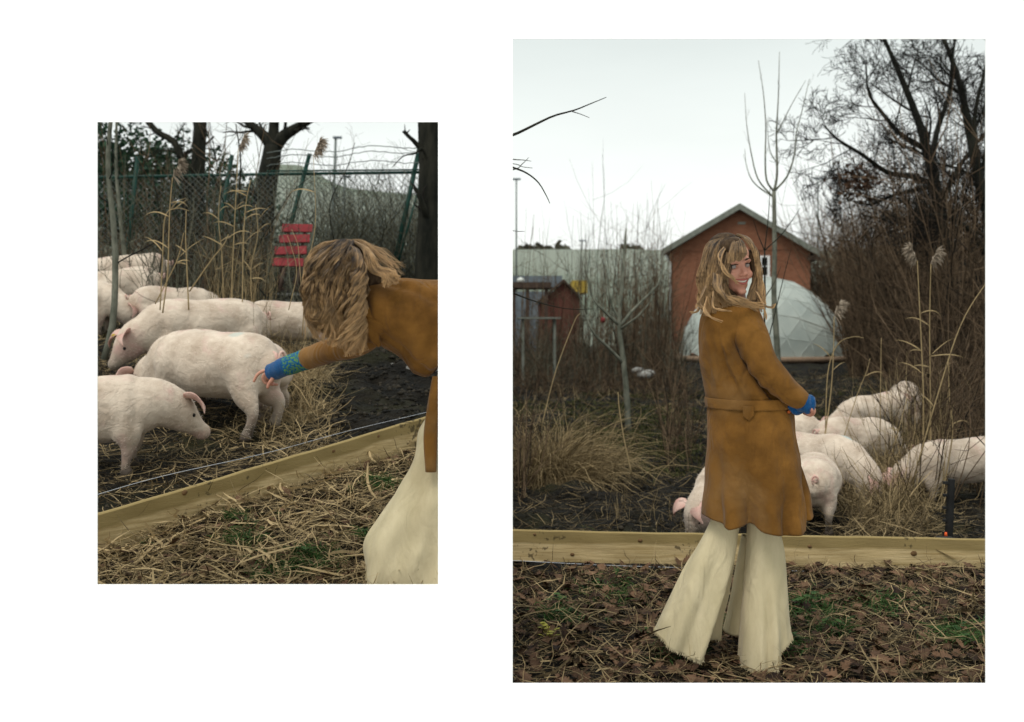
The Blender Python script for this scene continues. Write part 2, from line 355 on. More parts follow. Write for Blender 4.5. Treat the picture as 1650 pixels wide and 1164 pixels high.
def stems(n, xf, hf, lean, wob, rad, mb, side=0, nseg=6, sideL=.3, up=.6):
    """uncountable upright twigs. xf() -> (x,y) arrays"""
    x, y = xf(n); z = gz(x, y)-.02; h = hf(n)
    d = np.stack([rs.normal(0, lean, n), rs.normal(0, lean, n), np.ones(n)], 1); d /= np.linalg.norm(d, axis=1, keepdims=True)
    P = np.zeros((n, nseg+1, 3)); P[:, 0] = np.stack([x, y, z], 1)
    for i in range(nseg):
        d = d+rs.normal(0, wob, (n, 3)); d[:, 2] += .03; d /= np.linalg.norm(d, axis=1, keepdims=True); P[:, i+1] = P[:, i]+d*(h/nseg)[:, None]
    rr = rad*(.6+.8*rs.rand(n))
    mb.tubes(P, rr[:, None]*np.linspace(1, .3, nseg+1)[None], 3, rs.rand(n))
    for _ in range(side):
        k = rs.randint(1, nseg, n); p0 = P[np.arange(n), k]
        d2 = np.stack([rs.normal(0, .7, n), rs.normal(0, .7, n), rs.uniform(.1, up*1.6, n)], 1); d2 /= np.linalg.norm(d2, axis=1, keepdims=True)
        Q = np.zeros((n, 4, 3)); Q[:, 0] = p0
        for i in range(3):
            d2 = d2+rs.normal(0, .12, (n, 3)); d2[:, 2] += .08; d2 /= np.linalg.norm(d2, axis=1, keepdims=True); Q[:, i+1] = Q[:, i]+d2*(h*sideL/3*rs.uniform(.5, 1.3, n))[:, None]
        mb.tubes(Q, (rr*.5)[:, None]*np.array([1, .8, .6, .3])[None], 3, rs.rand(n))
def wedge(px0, px1, Y0, Y1):
    def f(n):
        y = rs.uniform(Y0, Y1, n); a = rs.uniform(px0, px1, n); return (a-825)/1650*y, y
    return f
def H(a, b): return lambda n: rs.uniform(a, b, n)
def stuff(mb, name, m, label, cat): return tag(mb.build(name, m), label, cat, kind='stuff')

OAK = dict(wob=.11, up=.03, minr=.0042, kids=[8, 6, 5, 4], ang=(28, 62), ratio=.70, rr=.62, t0=.15, taper=.35, flat=.8)
A = lambda l, Y: [at(a, b, Y+(c if True else 0)) for a, b, c in l]
Yt = 20
tree('bare_oak_tree', 'big spreading bare oak with crooked dark limbs against the sky at the right', (at(1532, 600, Yt).x, Yt, 0), [
    (A([(1532, 640, 0), (1530, 520, 0), (1522, 400, .1), (1508, 300, .2), (1490, 230, .2), (1478, 190, .3), (1450, 120, .4), (1428, 70, .4), (1410, 20, .5)], Yt), .16, .02, 2.0),
    (A([(1510, 300, .2), (1470, 285, -.3), (1430, 278, -.8), (1390, 250, -1.2), (1350, 225, -1.4), (1325, 200, -1.5)], Yt), .07, .012, 1.6),
    (A([(1490, 240, .2), (1450, 215, -.3), (1420, 180, -.5), (1400, 150, -.6), (1395, 105, -.6)], Yt), .06, .012, 1.6),
    (A([(1500, 270, .2), (1510, 210, .6), (1530, 150, 1), (1535, 90, 1.3), (1545, 30, 1.3)], Yt), .07, .015, 1.8),
    (A([(1515, 330, .1), (1545, 270, .6), (1575, 230, 1), (1610, 190, 1)], Yt), .07, .015, 1.8),
    (A([(1505, 300, .3), (1440, 315, .6), (1400, 330, 1), (1360, 320, 1)], Yt), .05, .01, 1.4)],
    OAK, 4, seed=5)
tree('bare_oak_tree', 'second bare oak with a dark trunk at the right edge of the thicket', (at(1600, 600, 17).x, 17, 0), [
    (A([(1625, 640, 0), (1612, 500, 0), (1600, 380, .1), (1580, 300, .2), (1560, 200, .2), (1545, 130, .3), (1520, 60, .3)], 17), .15, .03, 1.7),
    (A([(1608, 450, 0), (1570, 380, -.2), (1530, 350, -.4), (1490, 345, -.4)], 17), .06, .012, 1.5),
    (A([(1585, 320, 0), (1570, 200, .2), (1590, 100, .2)], 17), .06, .02, 1.6),
    (A([(1600, 420, 0), (1590, 330, .2), (1560, 280, .2), (1500, 260, 0)], 17), .05, .012, 1.5)],
    OAK, 4, seed=9)
# dead brown leaves still hanging on the oak
bl = MB(); n = 260; c = at(1382, 292, 18.6)
p = np.array(tuple(c))+rs.normal(0, 1, (n, 3))*np.array([.20, .2, .17]); sdv = rs.normal(0, 1, (n, 3)); sdv /= np.linalg.norm(sdv, axis=1, keepdims=True)
d2 = rs.normal(0, 1, (n, 3)); d2 /= np.linalg.norm(d2, axis=1, keepdims=True)
bl.ribbons(np.stack([p-d2*.05, p, p+d2*.05], 1), np.tile(np.array([.008, .035, .008]), (n, 1)), sdv, rs.uniform(0, .5, n))
stuff(bl, 'dead_leaves', M_leafdry, 'hanging cluster of red-brown dead leaves on the left side of the oak crown', 'leaves')

SAP = dict(minr=.0012, wob=.06, up=.12, kids=[2, 2], ang=(20, 40), ratio=.5, rr=.6, t0=.2)
Ys = 11
tree('sapling', 'young grey tree with upswept bare limbs in the middle of the left mud', (at(1012, 693, 13.4).x, 13.4, gz(at(1012, 693, 13.4).x, 13.4)), [
    (A([(1012, 700, 0), (1010, 640, 0), (1003, 570, 0), (997, 525, 0), (1001, 470, 0), (1005, 420, 0), (1009, 368, 0)], 13.4), .045, .010, .5),
    (A([(1004, 585, 0), (980, 560, -.1), (955, 535, -.2), (940, 500, -.2), (932, 470, -.2)], 13.4), .025, .007, .4),
    (A([(997, 524, 0), (970, 498, -.1), (955, 480, -.1), (948, 450, -.1), (941, 425, -.1)], 13.4), .022, .007, .4),
    (A([(998, 515, 0), (985, 490, 0), (980, 460, 0), (977, 428, 0)], 13.4), .02, .006, .3),
    (A([(999, 525, 0), (1020, 500, .1), (1045, 475, .1), (1062, 455, .1), (1070, 422, .1)], 13.4), .022, .006, .4),
    (A([(1000, 530, 0), (1025, 512, -.2), (1045, 490, -.2), (1050, 478, -.2)], 13.4), .016, .005, .3)], SAP, 2, M_barkg, M_twiggrey, seed=3)
tree('sapling', 'tall slim young tree in front of the brick house with long upright shoots', (at(1255, 600, 16).x, 16, 0), [
    (A([(1256, 675, 0), (1252, 560, 0), (1247, 480, 0), (1248, 400, 0), (1247, 309, 0)], 16), .055, .032, 0),
    (A([(1247, 309, 0), (1252, 280, 0), (1251, 215, 0), (1254, 160, 0), (1256, 84, 0)], 16), .024, .004, .55),
    (A([(1247, 309, 0), (1235, 290, 0), (1233, 250, 0), (1234, 205, 0), (1230, 150, 0), (1222, 98, 0)], 16), .018, .004, .5),
    (A([(1247, 309, 0), (1268, 285, 0), (1280, 250, 0), (1283, 215, 0), (1292, 180, 0), (1304, 128, 0)], 16), .018, .004, .5),
    (A([(1246, 318, 0), (1222, 290, 0), (1211, 250, 0), (1203, 200, 0), (1200, 150, 0)], 16), .015, .003, .5),
    (A([(1246, 318, 0), (1215, 295, 0), (1203, 268, 0), (1200, 240, 0)], 16), .012, .003, .3),
    (A([(1253, 265, 0), (1240, 240, 0), (1236, 190, 0)], 16), .010, .003, .3),
    (A([(1252, 215, 0), (1275, 170, 0), (1298, 130, 0)], 16), .010, .003, .3)], SAP, 2, M_barkg, M_twiggrey, seed=4)
tree('sapling', 'dark thin shoot with forked top beside the white framed window', (at(1235, 640, 9).x, 9, 0), [
    (A([(1222, 720, 0), (1228, 600, 0), (1232, 500, 0), (1232, 404, 0)], 9), .014, .007, 0),
    (A([(1232, 404, 0), (1222, 380, 0), (1214, 355, 0)], 9), .006, .002, 0),
    (A([(1232, 404, 0), (1238, 350, 0), (1241, 300, 0)], 9), .006, .002, 0),
    (A([(1232, 404, 0), (1262, 375, 0), (1290, 335, 0)], 9), .006, .002, 0),
    (A([(1240, 540, 0), (1262, 450, 0), (1275, 400, 0)], 9), .005, .002, .3),
    (A([(1232, 480, 0), (1248, 455, 0), (1258, 430, 0)], 9), .005, .002, .2)], SAP, 1, M_bark, M_twig, seed=4)
tree('overhanging_tree', 'slim tree whose bare twigs reach into the sky at the left edge', (-.22, 6, .1), [
    (A([(768, 905, 0), (766, 600, 0), (764, 330, 0), (760, 150, 0)], 6), .04, .02, 0),
    (A([(762, 240, 0), (826, 218, 0), (860, 202, 0), (892, 187, 0), (925, 178, 0), (950, 168, 0), (977, 157, 0)], 6), .010, .002, 0),
    (A([(922, 180, 0), (935, 184, 0), (950, 190, 0)], 6), .003, .0015, 0),
    (A([(763, 250, 0), (826, 270, 0), (850, 280, 0), (868, 295, 0), (880, 315, 0), (886, 328, 0)], 6), .007, .002, 0),
    (A([(763, 250, 0), (826, 257, 0), (842, 258, 0), (856, 260, 0)], 6), .004, .0015, 0),
    (A([(763, 280, 0), (826, 274, 0), (842, 264, 0), (852, 254, 0)], 6), .004, .0015, 0),
    (A([(763, 260, 0), (826, 264, 0), (842, 269, 0), (858, 271, 0)], 6), .003, .0015, 0),
    (A([(764, 360, 0), (826, 372, 0), (845, 373, 0)], 6), .003, .0015, 0),
    (A([(764, 440, 0), (826, 472, 0), (870, 488, 0), (915, 498, 0), (958, 498, 0)], 6), .006, .0015, 0)], SAP, 1, M_bark, M_twig)

# brushwood
b = MB()
stems(380, wedge(826, 1100, 26, 40), H(.8, 2.2), .24, .10, .011, b, 4)
stems(130, wedge(826, 1080, 30, 48), H(3.0, 5.6), .06, .04, .014, b, 3, sideL=.3)
stems(110, wedge(930, 1090, 26, 40), H(2.5, 6.0), .05, .04, .012, b, 3, sideL=.3)
stems(200, wedge(1000, 1085, 24, 44), H(1.5, 4.0), .10, .06, .013, b, 4)
b_g = MB(); stems(240, wedge(826, 1110, 23, 34), H(.8, 2.2), .35, .12, .009, b_g, 5); stuff(b_g, 'brushwood', M_twiggrey, 'grey leaning scrub mixed into the brushwood left of the house', 'brushwood')
stuff(b, 'brushwood', M_twig, 'tangled brown bare brushwood between the mud and the dike on the left of the house', 'brushwood')
b = MB()
stems(600, wedge(1470, 1640, 15, 24), H(.8, 2.6), .25, .12, .010, b, 5)
stems(1400, wedge(1368, 1640, 30, 50), H(2.6, 8.2), .17, .10, .018, b, 6)
stems(300, wedge(1480, 1640, 14, 24), H(2.5, 5.0), .18, .10, .014, b, 6)
stems(420, wedge(1304, 1420, 64, 74), H(5, 10.5), .12, .06, .03, b, 6)
stuff(b, 'brushwood', M_twig, 'dense dark thicket of bare bushes under the oaks at the right', 'brushwood')
b = MB()
stems(260, wedge(826, 1110, 20, 26), H(.3, 1.0), .6, .18, .008, b, 5, sideL=.45)
stems(50, wedge(1070, 1125, 10, 14), H(.5, 1.3), .25, .10, .006, b, 4, sideL=.35)
stems(40, wedge(826, 850, 8, 9.5), H(.4, .9), .3, .10, .006, b, 4, sideL=.35)
stems(150, wedge(1440, 1640, 10, 16), H(.8, 2.1), .3, .14, .007, b, 5, sideL=.4)
stems(60, wedge(1480, 1600, 7.5, 10), H(.8, 1.7), .28, .14, .006, b, 5, sideL=.4)
stuff(b, 'brushwood', M_twig, 'low sprawling bare scrub at the far side of the mud', 'brushwood')

# far dike trees and hedge
for i, (px, w_) in enumerate(((868, 26), (905, 10), (1016, 14), (845, 8))):
    b = MB(); c = at(px, 404, 178)
    n = 160; p = np.array(tuple(c))+rs.normal(0, 1, (n, 3))*np.array([w_*.055, 1, .35]); sv = rs.normal(0, 1, (n, 3)); sv /= np.linalg.norm(sv, axis=1, keepdims=True)
    d2 = rs.normal(0, 1, (n, 3)); b.ribbons(np.stack([p-d2*.3, p+d2*.3], 1), np.full((n, 2), .35), sv, .5)
    tag(b.build('distant_bush', M_twiggrey, smooth=False), ['broad clump of trees on the skyline of the dike', 'small bush on the dike skyline right of the broad clump', 'lone bush on the dike skyline beside the sapling', 'small bush on the dike skyline at the left edge'][i], 'bush', 'bushes on the dike')

# ------------------------------------------------------------ house, dome, sheds, masts
HY = 60
M_brick = mat('red_brick', (.30, .105, .050), (.24, .08, .04), 2, .9)
def _brick(m):
    t = m.node_tree; p = t.nodes['Principled BSDF']; bt = N(t, 'ShaderNodeTexBrick'); tcn = N(t, 'ShaderNodeTexCoord'); mp = N(t, 'ShaderNodeMapping'); mp.inputs['Rotation'].default_value = (R(90), 0, 0)
    t.links.new(tcn.outputs['Object'], mp.inputs[0]); t.links.new(mp.outputs[0], bt.inputs[0]); bt.inputs['Scale'].default_value = 2.2
    bt.inputs['Color1'].default_value = (.30, .125, .070, 1); bt.inputs['Color2'].default_value = (.24, .095, .052, 1); bt.inputs['Mortar'].default_value = (.23, .13, .085, 1)
    nz = N(t, 'ShaderNodeTexNoise'); nz.inputs['Scale'].default_value = .5; nz.inputs['Detail'].default_value = 6; mm = N(t, 'ShaderNodeMix', data_type='RGBA', blend_type='MULTIPLY'); mm.inputs[0].default_value = .55
    t.links.new(tcn.outputs['Object'], nz.inputs[0]); t.links.new(bt.outputs[0], mm.inputs[6]); t.links.new(nz.outputs[0], mm.inputs[7]); t.links.new(mm.outputs[2], p.inputs['Base Color'])
_brick(M_brick)
hs = 1650/HY
hx = lambda px: (px-825)/hs
hz = lambda py: 1.3-(py-540)/hs
house = empty('brick_house', (hx(1190), HY, 0), 'red-brown brick house with a pale trimmed gable behind the woman in the brown coat', 'house')
x0, x1, zr, ze, D = hx(1081), hx(1301), hz(337), hz(404), 13
hb = MB()
prof = np.array([(x0, 0), (x1, 0), (x1, ze), (hx(1192), zr), (x0, ze)])
# gable wall with a window hole made from separate pieces
wx0, wx1, wz0, wz1 = hx(1223), hx(1239), hz(447), hz(413)
def poly(mb, pts, y0, y1):
    n = len(pts); v = [(a, y0, b_) for a, b_ in pts]+[(a, y1, b_) for a, b_ in pts]
    mb.add(v, [np.array([list(range(n))]), np.array([list(range(2*n-1, n-1, -1))]), np.array([(i, n+i, n+(i+1) % n, (i+1) % n) for i in range(n)])])
poly(hb, [(x0, -.3), (wx0, -.3), (wx0, ze), (x0, ze)], HY, HY+.3); poly(hb, [(wx1, -.3), (x1, -.3), (x1, ze), (wx1, ze)], HY, HY+.3)
poly(hb, [(wx0, -.3), (wx1, -.3), (wx1, wz0), (wx0, wz0)], HY, HY+.3); poly(hb, [(wx0, wz1), (wx1, wz1), (wx1, ze), (wx0, ze)], HY, HY+.3)
poly(hb, [(x0, -.3), (x0+.3, -.3), (x0+.3, ze), (x0, ze)], HY+.3, HY+D); poly(hb, [(x1-.3, -.3), (x1, -.3), (x1, ze), (x1-.3, ze)], HY+.3, HY+D); poly(hb, [(x0, -.3), (x1, -.3), (x1, ze), (x0, ze)], HY+D, HY+D+.3)
child(hb.build('wall', M_brick, smooth=False), house)
for q_ in (-.04, D): gb = MB(); poly(gb, [(x0, ze), (x1, ze), (hx(1192), zr)], HY+q_, HY+q_+.34); child(gb.build('gable', M_brick, smooth=False), house)
M_roof = mat('dark_roof_tile', (.05, .045, .045), (.08, .07, .065), 4, .8, .4)
M_trim = mat('pale_trim', (.19, .20, .17), (.14, .15, .125), 4, .8)
ap = (hx(1192), zr); el = (hx(1069), hz(405)); er = (hx(1315), hz(412))
for (e_, s_) in ((el, -1), (er, 1)):
    rb = MB(); poly(rb, [(ap[0], ap[1]+.25), (ap[0], ap[1]+.05), (e_[0], e_[1]-.05), (e_[0], e_[1]+.15)][::s_], HY-.5, HY+D+.8); ro = child(rb.build('roof', M_roof, smooth=False), house)
    tb = MB(); poly(tb, [(ap[0], ap[1]+.27), (ap[0], ap[1]-.08), (e_[0], e_[1]-.20), (e_[0], e_[1]+.17)][::s_], HY-.58, HY-.5); tb2 = tb.build('barge_board', M_trim, smooth=False); child(tb2, house)
gt = MB(); gt.tube([(x0-.25, HY-.12, ze-.2), (x0+.0, HY-.12, ze-.7), (x0+.0, HY-.12, .1)], .07, 8); child(gt.build('downpipe', M_white2), house)
sf = MB(); sf.box((hx(1307), HY+.1, hz(418)), (.35, .4, .12)); child(sf.build('eave_box', M_dkwood, smooth=False), house)
fr = MB()
for c, h in (((wx0+.06, 0, (wz0+wz1)/2), (.06, .06, (wz1-wz0)/2)), ((wx1-.07, 0, (wz0+wz1)/2), (.07, .06, (wz1-wz0)/2)), (((wx0+wx1)/2, 0, wz0+.05), ((wx1-wx0)/2-.13, .055, .05)), (((wx0+wx1)/2, 0, wz1-.05), ((wx1-wx0)/2-.13, .055, .05)), (((wx0+wx1)/2, 0, (wz0+wz1)/2), ((wx1-wx0)/2-.13, .04, .025))):
    fr.box((c[0], HY-.02, c[2]), h)
wf = child(fr.build('window_frame', mat('window_white', (.8, .79, .76), rough=.5), smooth=False), house)
M_glass = mat('dark_glass', (.02, .025, .03), rough=.1, spec=.6)
gp = MB(); gp.box(((wx0+wx1)/2, HY+.05, (wz0+wz1)/2), ((wx1-wx0)/2, .01, (wz1-wz0)/2)); gpo = gp.build('pane', M_glass, wf, smooth=False); gpo.matrix_parent_inverse = wf.matrix_parent_inverse
vt = MB(); vt.box((hx(1195), HY-.05, hz(360)), (.22, .03, .06)); child(vt.build('vent', M_trim, smooth=False), house)

house.rotation_euler = (0, 0, R(-12.5))      # its gable faces the camera

# geodesic plastic dome
DY = 50; dr = 4.0; dc = Vector((hx(0)*0+(1228-825)/1650*DY, DY, 0.15))
dome = empty('dome_greenhouse', tuple(dc), 'pale translucent half-round dome greenhouse standing before the brick house', 'greenhouse')
bm = bmesh.new(); bmesh.ops.create_icosphere(bm, subdivisions=3, radius=dr); bmesh.ops.rotate(bm, verts=bm.verts, matrix=Matrix.Rotation(R(31.7), 3, 'X') @ Matrix.Rotation(R(8), 3, 'Z'))
M_film = mat('plastic_film', (.56, .60, .54), (.42, .47, .43), .8, .35, .2, 3, trans=.35, spec=.5)
M_strut = mat('dome_strut', (.56, .60, .55), rough=.6)
sb = MB(); done = set()
for f in bm.faces:
    c = f.calc_center_median()
    if c.z < -.15: continue
    vs = [v.co.copy() for v in f.verts]
    for v in vs: v.z = max(v.z, 0)
    if (vs[1]-vs[0]).cross(vs[2]-vs[0]).length < .02: continue
    pm = MB(); vi = [tuple(v*.995+(c-v)*.012) for v in vs]; n_ = c.normalized()*.015
    vo = [tuple(Vector(a)+n_) for a in vi]
    pm.add(vi+vo, [np.array([(0, 2, 1), (3, 4, 5)]), np.array([(0, 1, 4, 3), (1, 2, 5, 4), (2, 0, 3, 5)])])
    pm.build('panel', M_film, dome, smooth=False)
    for e_ in f.edges:
        if e_.index in done: continue
        done.add(e_.index)
        a, b_ = [v.co.copy() for v in e_.verts]; a.z = max(a.z, 0); b_.z = max(b_.z, 0)
        if (a-b_).length > .1: sb.tube([a, b_], .011, 5)
bm.free()
sb.build('frame', M_strut, dome)
kb = MB(); a = np.linspace(0, 2*np.pi, 49); kb.tube([(math.cos(q)*(dr+.05), math.sin(q)*(dr+.05), .02) for q in a], .16, 6); kb.build('kerb', mat('dome_kerb', (.26, .18, .12), rough=.8), dome)

# sheds and yard things far left of the right-hand opening
sh = empty('garden_shed', (at(902, 540, 42).x, 42, 0), 'small red-brown gabled shed among the brushwood below the dike', 'shed')
m = MB(); s42 = 1650/42; X = lambda px: (px-825)/s42; Z = lambda py: 1.3-(py-540)/s42
poly(m, [(X(870), 0), (X(934), 0), (X(934), Z(482)), (X(908), Z(456)), (X(870), Z(487))], 42, 45); child(m.build('wall', M_shed, smooth=False), sh)
for s_, (a, b_) in ((1, ((X(908), Z(454)), (X(866), Z(489)))), (-1, ((X(908), Z(454)), (X(938), Z(484))))):
    m = MB(); poly(m, [(a[0], a[1]), (a[0], a[1]+.1), (b_[0], b_[1]+.1), (b_[0], b_[1])][::s_], 41.8, 45.2); child(m.build('roof', M_dkwood, smooth=False), sh)
pg = empty('pergola', (at(850, 540, 40).x, 40, 0), 'dark flat-topped lean-to shelter with a round white cap at the left edge', 'shelter')
m = MB(); m.box(at(852, 461, 40), (.85, .8, .11)); child(m.build('roof', M_dkwood, smooth=False), pg)
for px in (828, 850, 880):
    a = at(px, 465, 39.4); m = MB(); m.box((a.x, a.y, a.z/2-.02), (.07, .07, a.z/2)); child(m.build('post', M_dkwood, smooth=False), pg)
me = fuse([], .05, 2, [(at(839, 452, 40), (.16, .16, .12), None)]); child(obj_from(me, 'cap', M_white2), pg)
cn = empty('container', (at(933, 540, 70).x, 70, 1.3), 'yellow box trailer standing at the foot of the dike', 'container')
m = MB(); m.box(at(932, 464, 70), (.5, 1.5, .42)); child(m.build('box', M_yellow, smooth=False), cn); m = MB(); a = at(932, 480, 70); m.box((a.x, 70, a.z-1), (.06, .06, 1.5)); child(m.build('stand', M_grey, smooth=False), cn)
m = MB(); m.box(at(862, 456, 75), (1.9, 2, .4)); m.box((at(862, 456, 75).x, 75, 2.2), (1.8, 1.9, 2.2)); tag(m.build('low_barn', M_grey, smooth=False), 'long low blue-grey barn in front of the dike at the left edge', 'barn')
me = fuse([], .03, 1, [(at(971, 516, 32), (.10, .10, .10), None)]); ob = obj_from(me, 'ball', M_red); 
m = MB(); a = at(971, 522, 32); m.tube([(a.x, 32, a.z), (a.x, 32, 0)], .02, 6); bst = m.build('post', M_dkwood, ob); tag(ob, 'small red ball on a stick in the brushwood', 'ball')
tb_ = empty('garden_table', (at(868, 540, 26).x, 26, 0), 'pale slatted garden table half hidden in the scrub on the left', 'table')
a = at(868, 513, 26); m = MB(); m.box(a, (.55, .3, .02)); child(m.build('table_top', M_trim, smooth=False), tb_)
for dx in (-.4, .4): m = MB(); m.box((a.x+dx, 26, a.z/2), (.03, .2, a.z/2-.02)); child(m.build('leg', M_trim, smooth=False), tb_)
for i, (px, py, Y) in enumerate(((1028, 598, 24), (1045, 602, 23), (1038, 605, 22.5))):
    me = fuse([], .02, 2, [(at(px, py, Y), (.16, .12, .09), None)]); tag(obj_from(me, 'white_stone', M_slab), ['pale lump of rubble on the mud behind the sapling, left one', 'pale lump of rubble on the mud behind the sapling, right one', 'pale lump of rubble behind the sapling, nearest one'][i], 'rubble')
# light masts
for px, py, Y, lab in ((832, 289, 130, 'tall thin light mast at the left edge of the sky'), (1318, 288, 130, 'tall thin light mast between the house and the oak'), (938, 388, 170, 'short distant light mast on the dike')):
    a = at(px, py, Y); r = empty('light_mast', (a.x, Y, 0), lab, 'mast'); m = MB(); m.tube([(a.x, Y, 0), (a.x, Y, a.z)], [.14, .09], 8); child(m.build('pole', M_wiregrey), r)
    m = MB(); m.box((a.x, Y, a.z), (.55, .2, .1)); child(m.build('lamp_head', M_grey, smooth=False), r)
# ------------------------------------------------------------ pigs
def pigmat(name, spots=None, dirtc=(.10, .08, .06)):
    m = mat(name, (.63, .53, .425), (.42, .33, .25), 7, .75, .5, 90, c3=(.50, .31, .27), s3=4, t3=(.52, .72), sheen=.1, spec=.15, bdist=.004, dirt=(dirtc, .04, .27), bump2=(14, .5, .02, (1, 1, 1)))
    if spots:
        t = m.node_tree; p = t.nodes['Principled BSDF']; src = p.inputs['Base Color'].links[0].from_socket
        tcn = N(t, 'ShaderNodeTexCoord')
        for (c, r, colr) in spots:
            d = N(t, 'ShaderNodeVectorMath', operation='DISTANCE'); t.links.new(tcn.outputs['Object'], d.inputs[0]); d.inputs[1].default_value = c
            nz = N(t, 'ShaderNodeTexNoise'); nz.inputs['Scale'].default_value = 18; t.links.new(tcn.outputs['Object'], nz.inputs[0])
            ma = N(t, 'ShaderNodeMath', operation='MULTIPLY_ADD'); t.links.new(nz.outputs[0], ma.inputs[0]); ma.inputs[1].default_value = r*.9; t.links.new(d.outputs['Value'], ma.inputs[2])
            mr_ = N(t, 'ShaderNodeMapRange'); t.links.new(ma.outputs[0], mr_.inputs[0]); mr_.inputs[1].default_value = r*1.1; mr_.inputs[2].default_value = r*1.5; mr_.inputs[3].default_value = .85; mr_.inputs[4].default_value = 0
            mx_ = N(t, 'ShaderNodeMix', data_type='RGBA'); t.links.new(mr_.outputs[0], mx_.inputs[0]); t.links.new(src, mx_.inputs[6]); mx_.inputs[7].default_value = (*colr, 1); src = mx_.outputs[2]
        t.links.new(src, p.inputs['Base Color'])
    return m
M_pig = pigmat('pig_skin')
M_pigear = mat('pig_ear_skin', (.62, .36, .30), (.70, .50, .42), 14, .7, .3, 60, trans=.15, c3=(.25, .17, .14), s3=20, t3=(.62, .72))
M_fur = mat('pig_bristle', (.80, .70, .60), (.74, .62, .52), 5, .6, spec=.3, trans=.2)
M_hoof = mat('hoof', (.045, .036, .028), (.09, .07, .055), 20, .7)
M_tagy = mat('ear_tag', (.45, .32, .03), rough=.5)
def pig(pos, heading, s, label, pitch=60, yaw=0, seed=0, m=None, step=0., eartag=False, vox=.013, fat=1., fur=2600, tailc=1, drop=.09):
    r = random.Random(seed); h = R(heading); x0, y0 = pos[0], pos[1]; z0 = float(gz(x0, y0))
    root = empty('pig', (x0, y0, z0), label, 'pig', 'pale pigs rooting in the muddy pen', h); root.scale = (s, s, s)
    def gl_(lx, ly):
        wx = x0+s*(lx*math.cos(h)-ly*math.sin(h)); wy = y0+s*(lx*math.sin(h)+ly*math.cos(h)); return (float(gz(wx, wy))-z0)/s
    gf, gr = gl_(.24, 0), gl_(-.35, 0); sl_ = lambda x: gr+(gf-gr)*(x+.35)/.59
    V3 = lambda x, y, z: Vector((x, y, z+sl_(x)))
    sec = [(-.455, .375, .07, .09), (-.40, .375, .125, .155), (-.30, .37, .158, .18), (-.15, .352, .172, .188), (.02, .340, .178, .19), (.16, .345, .168, .186), (.27, .355-drop*.3, .148, .172), (.35, .355-drop*.9, .125, .148)]
    body = [(V3(x, 0, z), ry*fat, rz) for x, z, ry, rz in sec]
    pv = Vector((.31, 0, .365-drop)); hd = [(.06, .118, .142, .15), (.14, .108, .126, .45), (.21, .098, .112, .88), (.27, .085, .090, 1), (.325, .062, .064, 1), (.37, .046, .049, 1), (.40, .044, .047, 1)]
    chain = []; p = pv.copy(); last = 0; dirs = []
    for d, ry, rz, k in hd:
        a = R(pitch)*k; b_ = R(yaw)*k; dv = Vector((math.cos(a)*math.cos(b_), math.cos(a)*math.sin(b_), -math.sin(a)))
        p = p+dv*(d-last); last = d; chain.append((V3(p.x, p.y, p.z), ry, rz)); dirs.append(dv)
    chains = [body, [(V3(.22, 0, .355), .13, .15)]+chain]
    hoofs = []
    for sx, fx, ly, k in ((1, .245, .095, 0), (1, .245, -.095, 1), (-1, -.335, .10, 2), (-1, -.335, -.10, 3)):
        st = step*(1 if k in (0, 3) else -1)+r.uniform(-.02, .02); g0 = gl_(fx+st, ly)
        if sx > 0: chains.append([(V3(fx-.03, ly*.85, .30), .076, .112), (V3(fx+.0, ly, .20), .058, .082), (V3(fx+st*.4+.01, ly, .135), .041, .052), (Vector((fx+st*.8, ly, .07+g0)), .031, .035), (Vector((fx+st, ly, .025+g0)), .030, .034)])
        else: chains.append([(V3(fx+.02, ly*.8, .31), .085, .125), (V3(fx-.015+st*.3, ly*.95, .215), .058, .080), (Vector((fx-.07+st*.7, ly, .150+g0)), .032, .042), (Vector((fx-.045+st, ly, .075+g0)), .026, .030), (Vector((fx-.02+st, ly, .025+g0)), .030, .035)])
        hoofs.append((fx+st-(0 if sx > 0 else .02), ly, g0))
    me = fuse(chains, vox, 5)
    n = len(me.vertices); co = np.empty(n*3, np.float32); me.vertices.foreach_get('co', co); co = co.reshape(-1, 3)
    nm = np.empty(n*3, np.float32); me.vertices.foreach_get('normal', nm); nm = nm.reshape(-1, 3)
    d = .005*np.sin(co[:, 0]*15+seed)*np.sin(co[:, 2]*19+co[:, 1]*9+seed)-.014*np.exp(-((co[:, 0]+.20)/.05)**2)*np.exp(-((co[:, 2]-.30)/.09)**2)-.012*np.exp(-((co[:, 0]-.12)/.045)**2)*np.exp(-((co[:, 2]-.33)/.10)**2)+.008*np.exp(-((co[:, 0]-.23)/.06)**2)*np.exp(-((co[:, 2]-.34)/.08)**2)
    fold = np.exp(-((co[:, 0]-.29)/.03)**2)*(-.010)+np.exp(-((co[:, 0]-.20)/.035)**2)*(-.004)   # neck folds
    co += nm*(d+fold)[:, None]; me.vertices.foreach_set('co', co.ravel()); me.update()
    body_o = obj_from(me, 'body', m or M_pig, root)
    hv, hdr = (chain[1][0]+chain[2][0])/2, dirs[2]; side = Vector((-math.sin(R(yaw)), math.cos(R(yaw)), 0)); up = side.cross(hdr)*-1
    if up.z < 0 and pitch < 80: up = -up
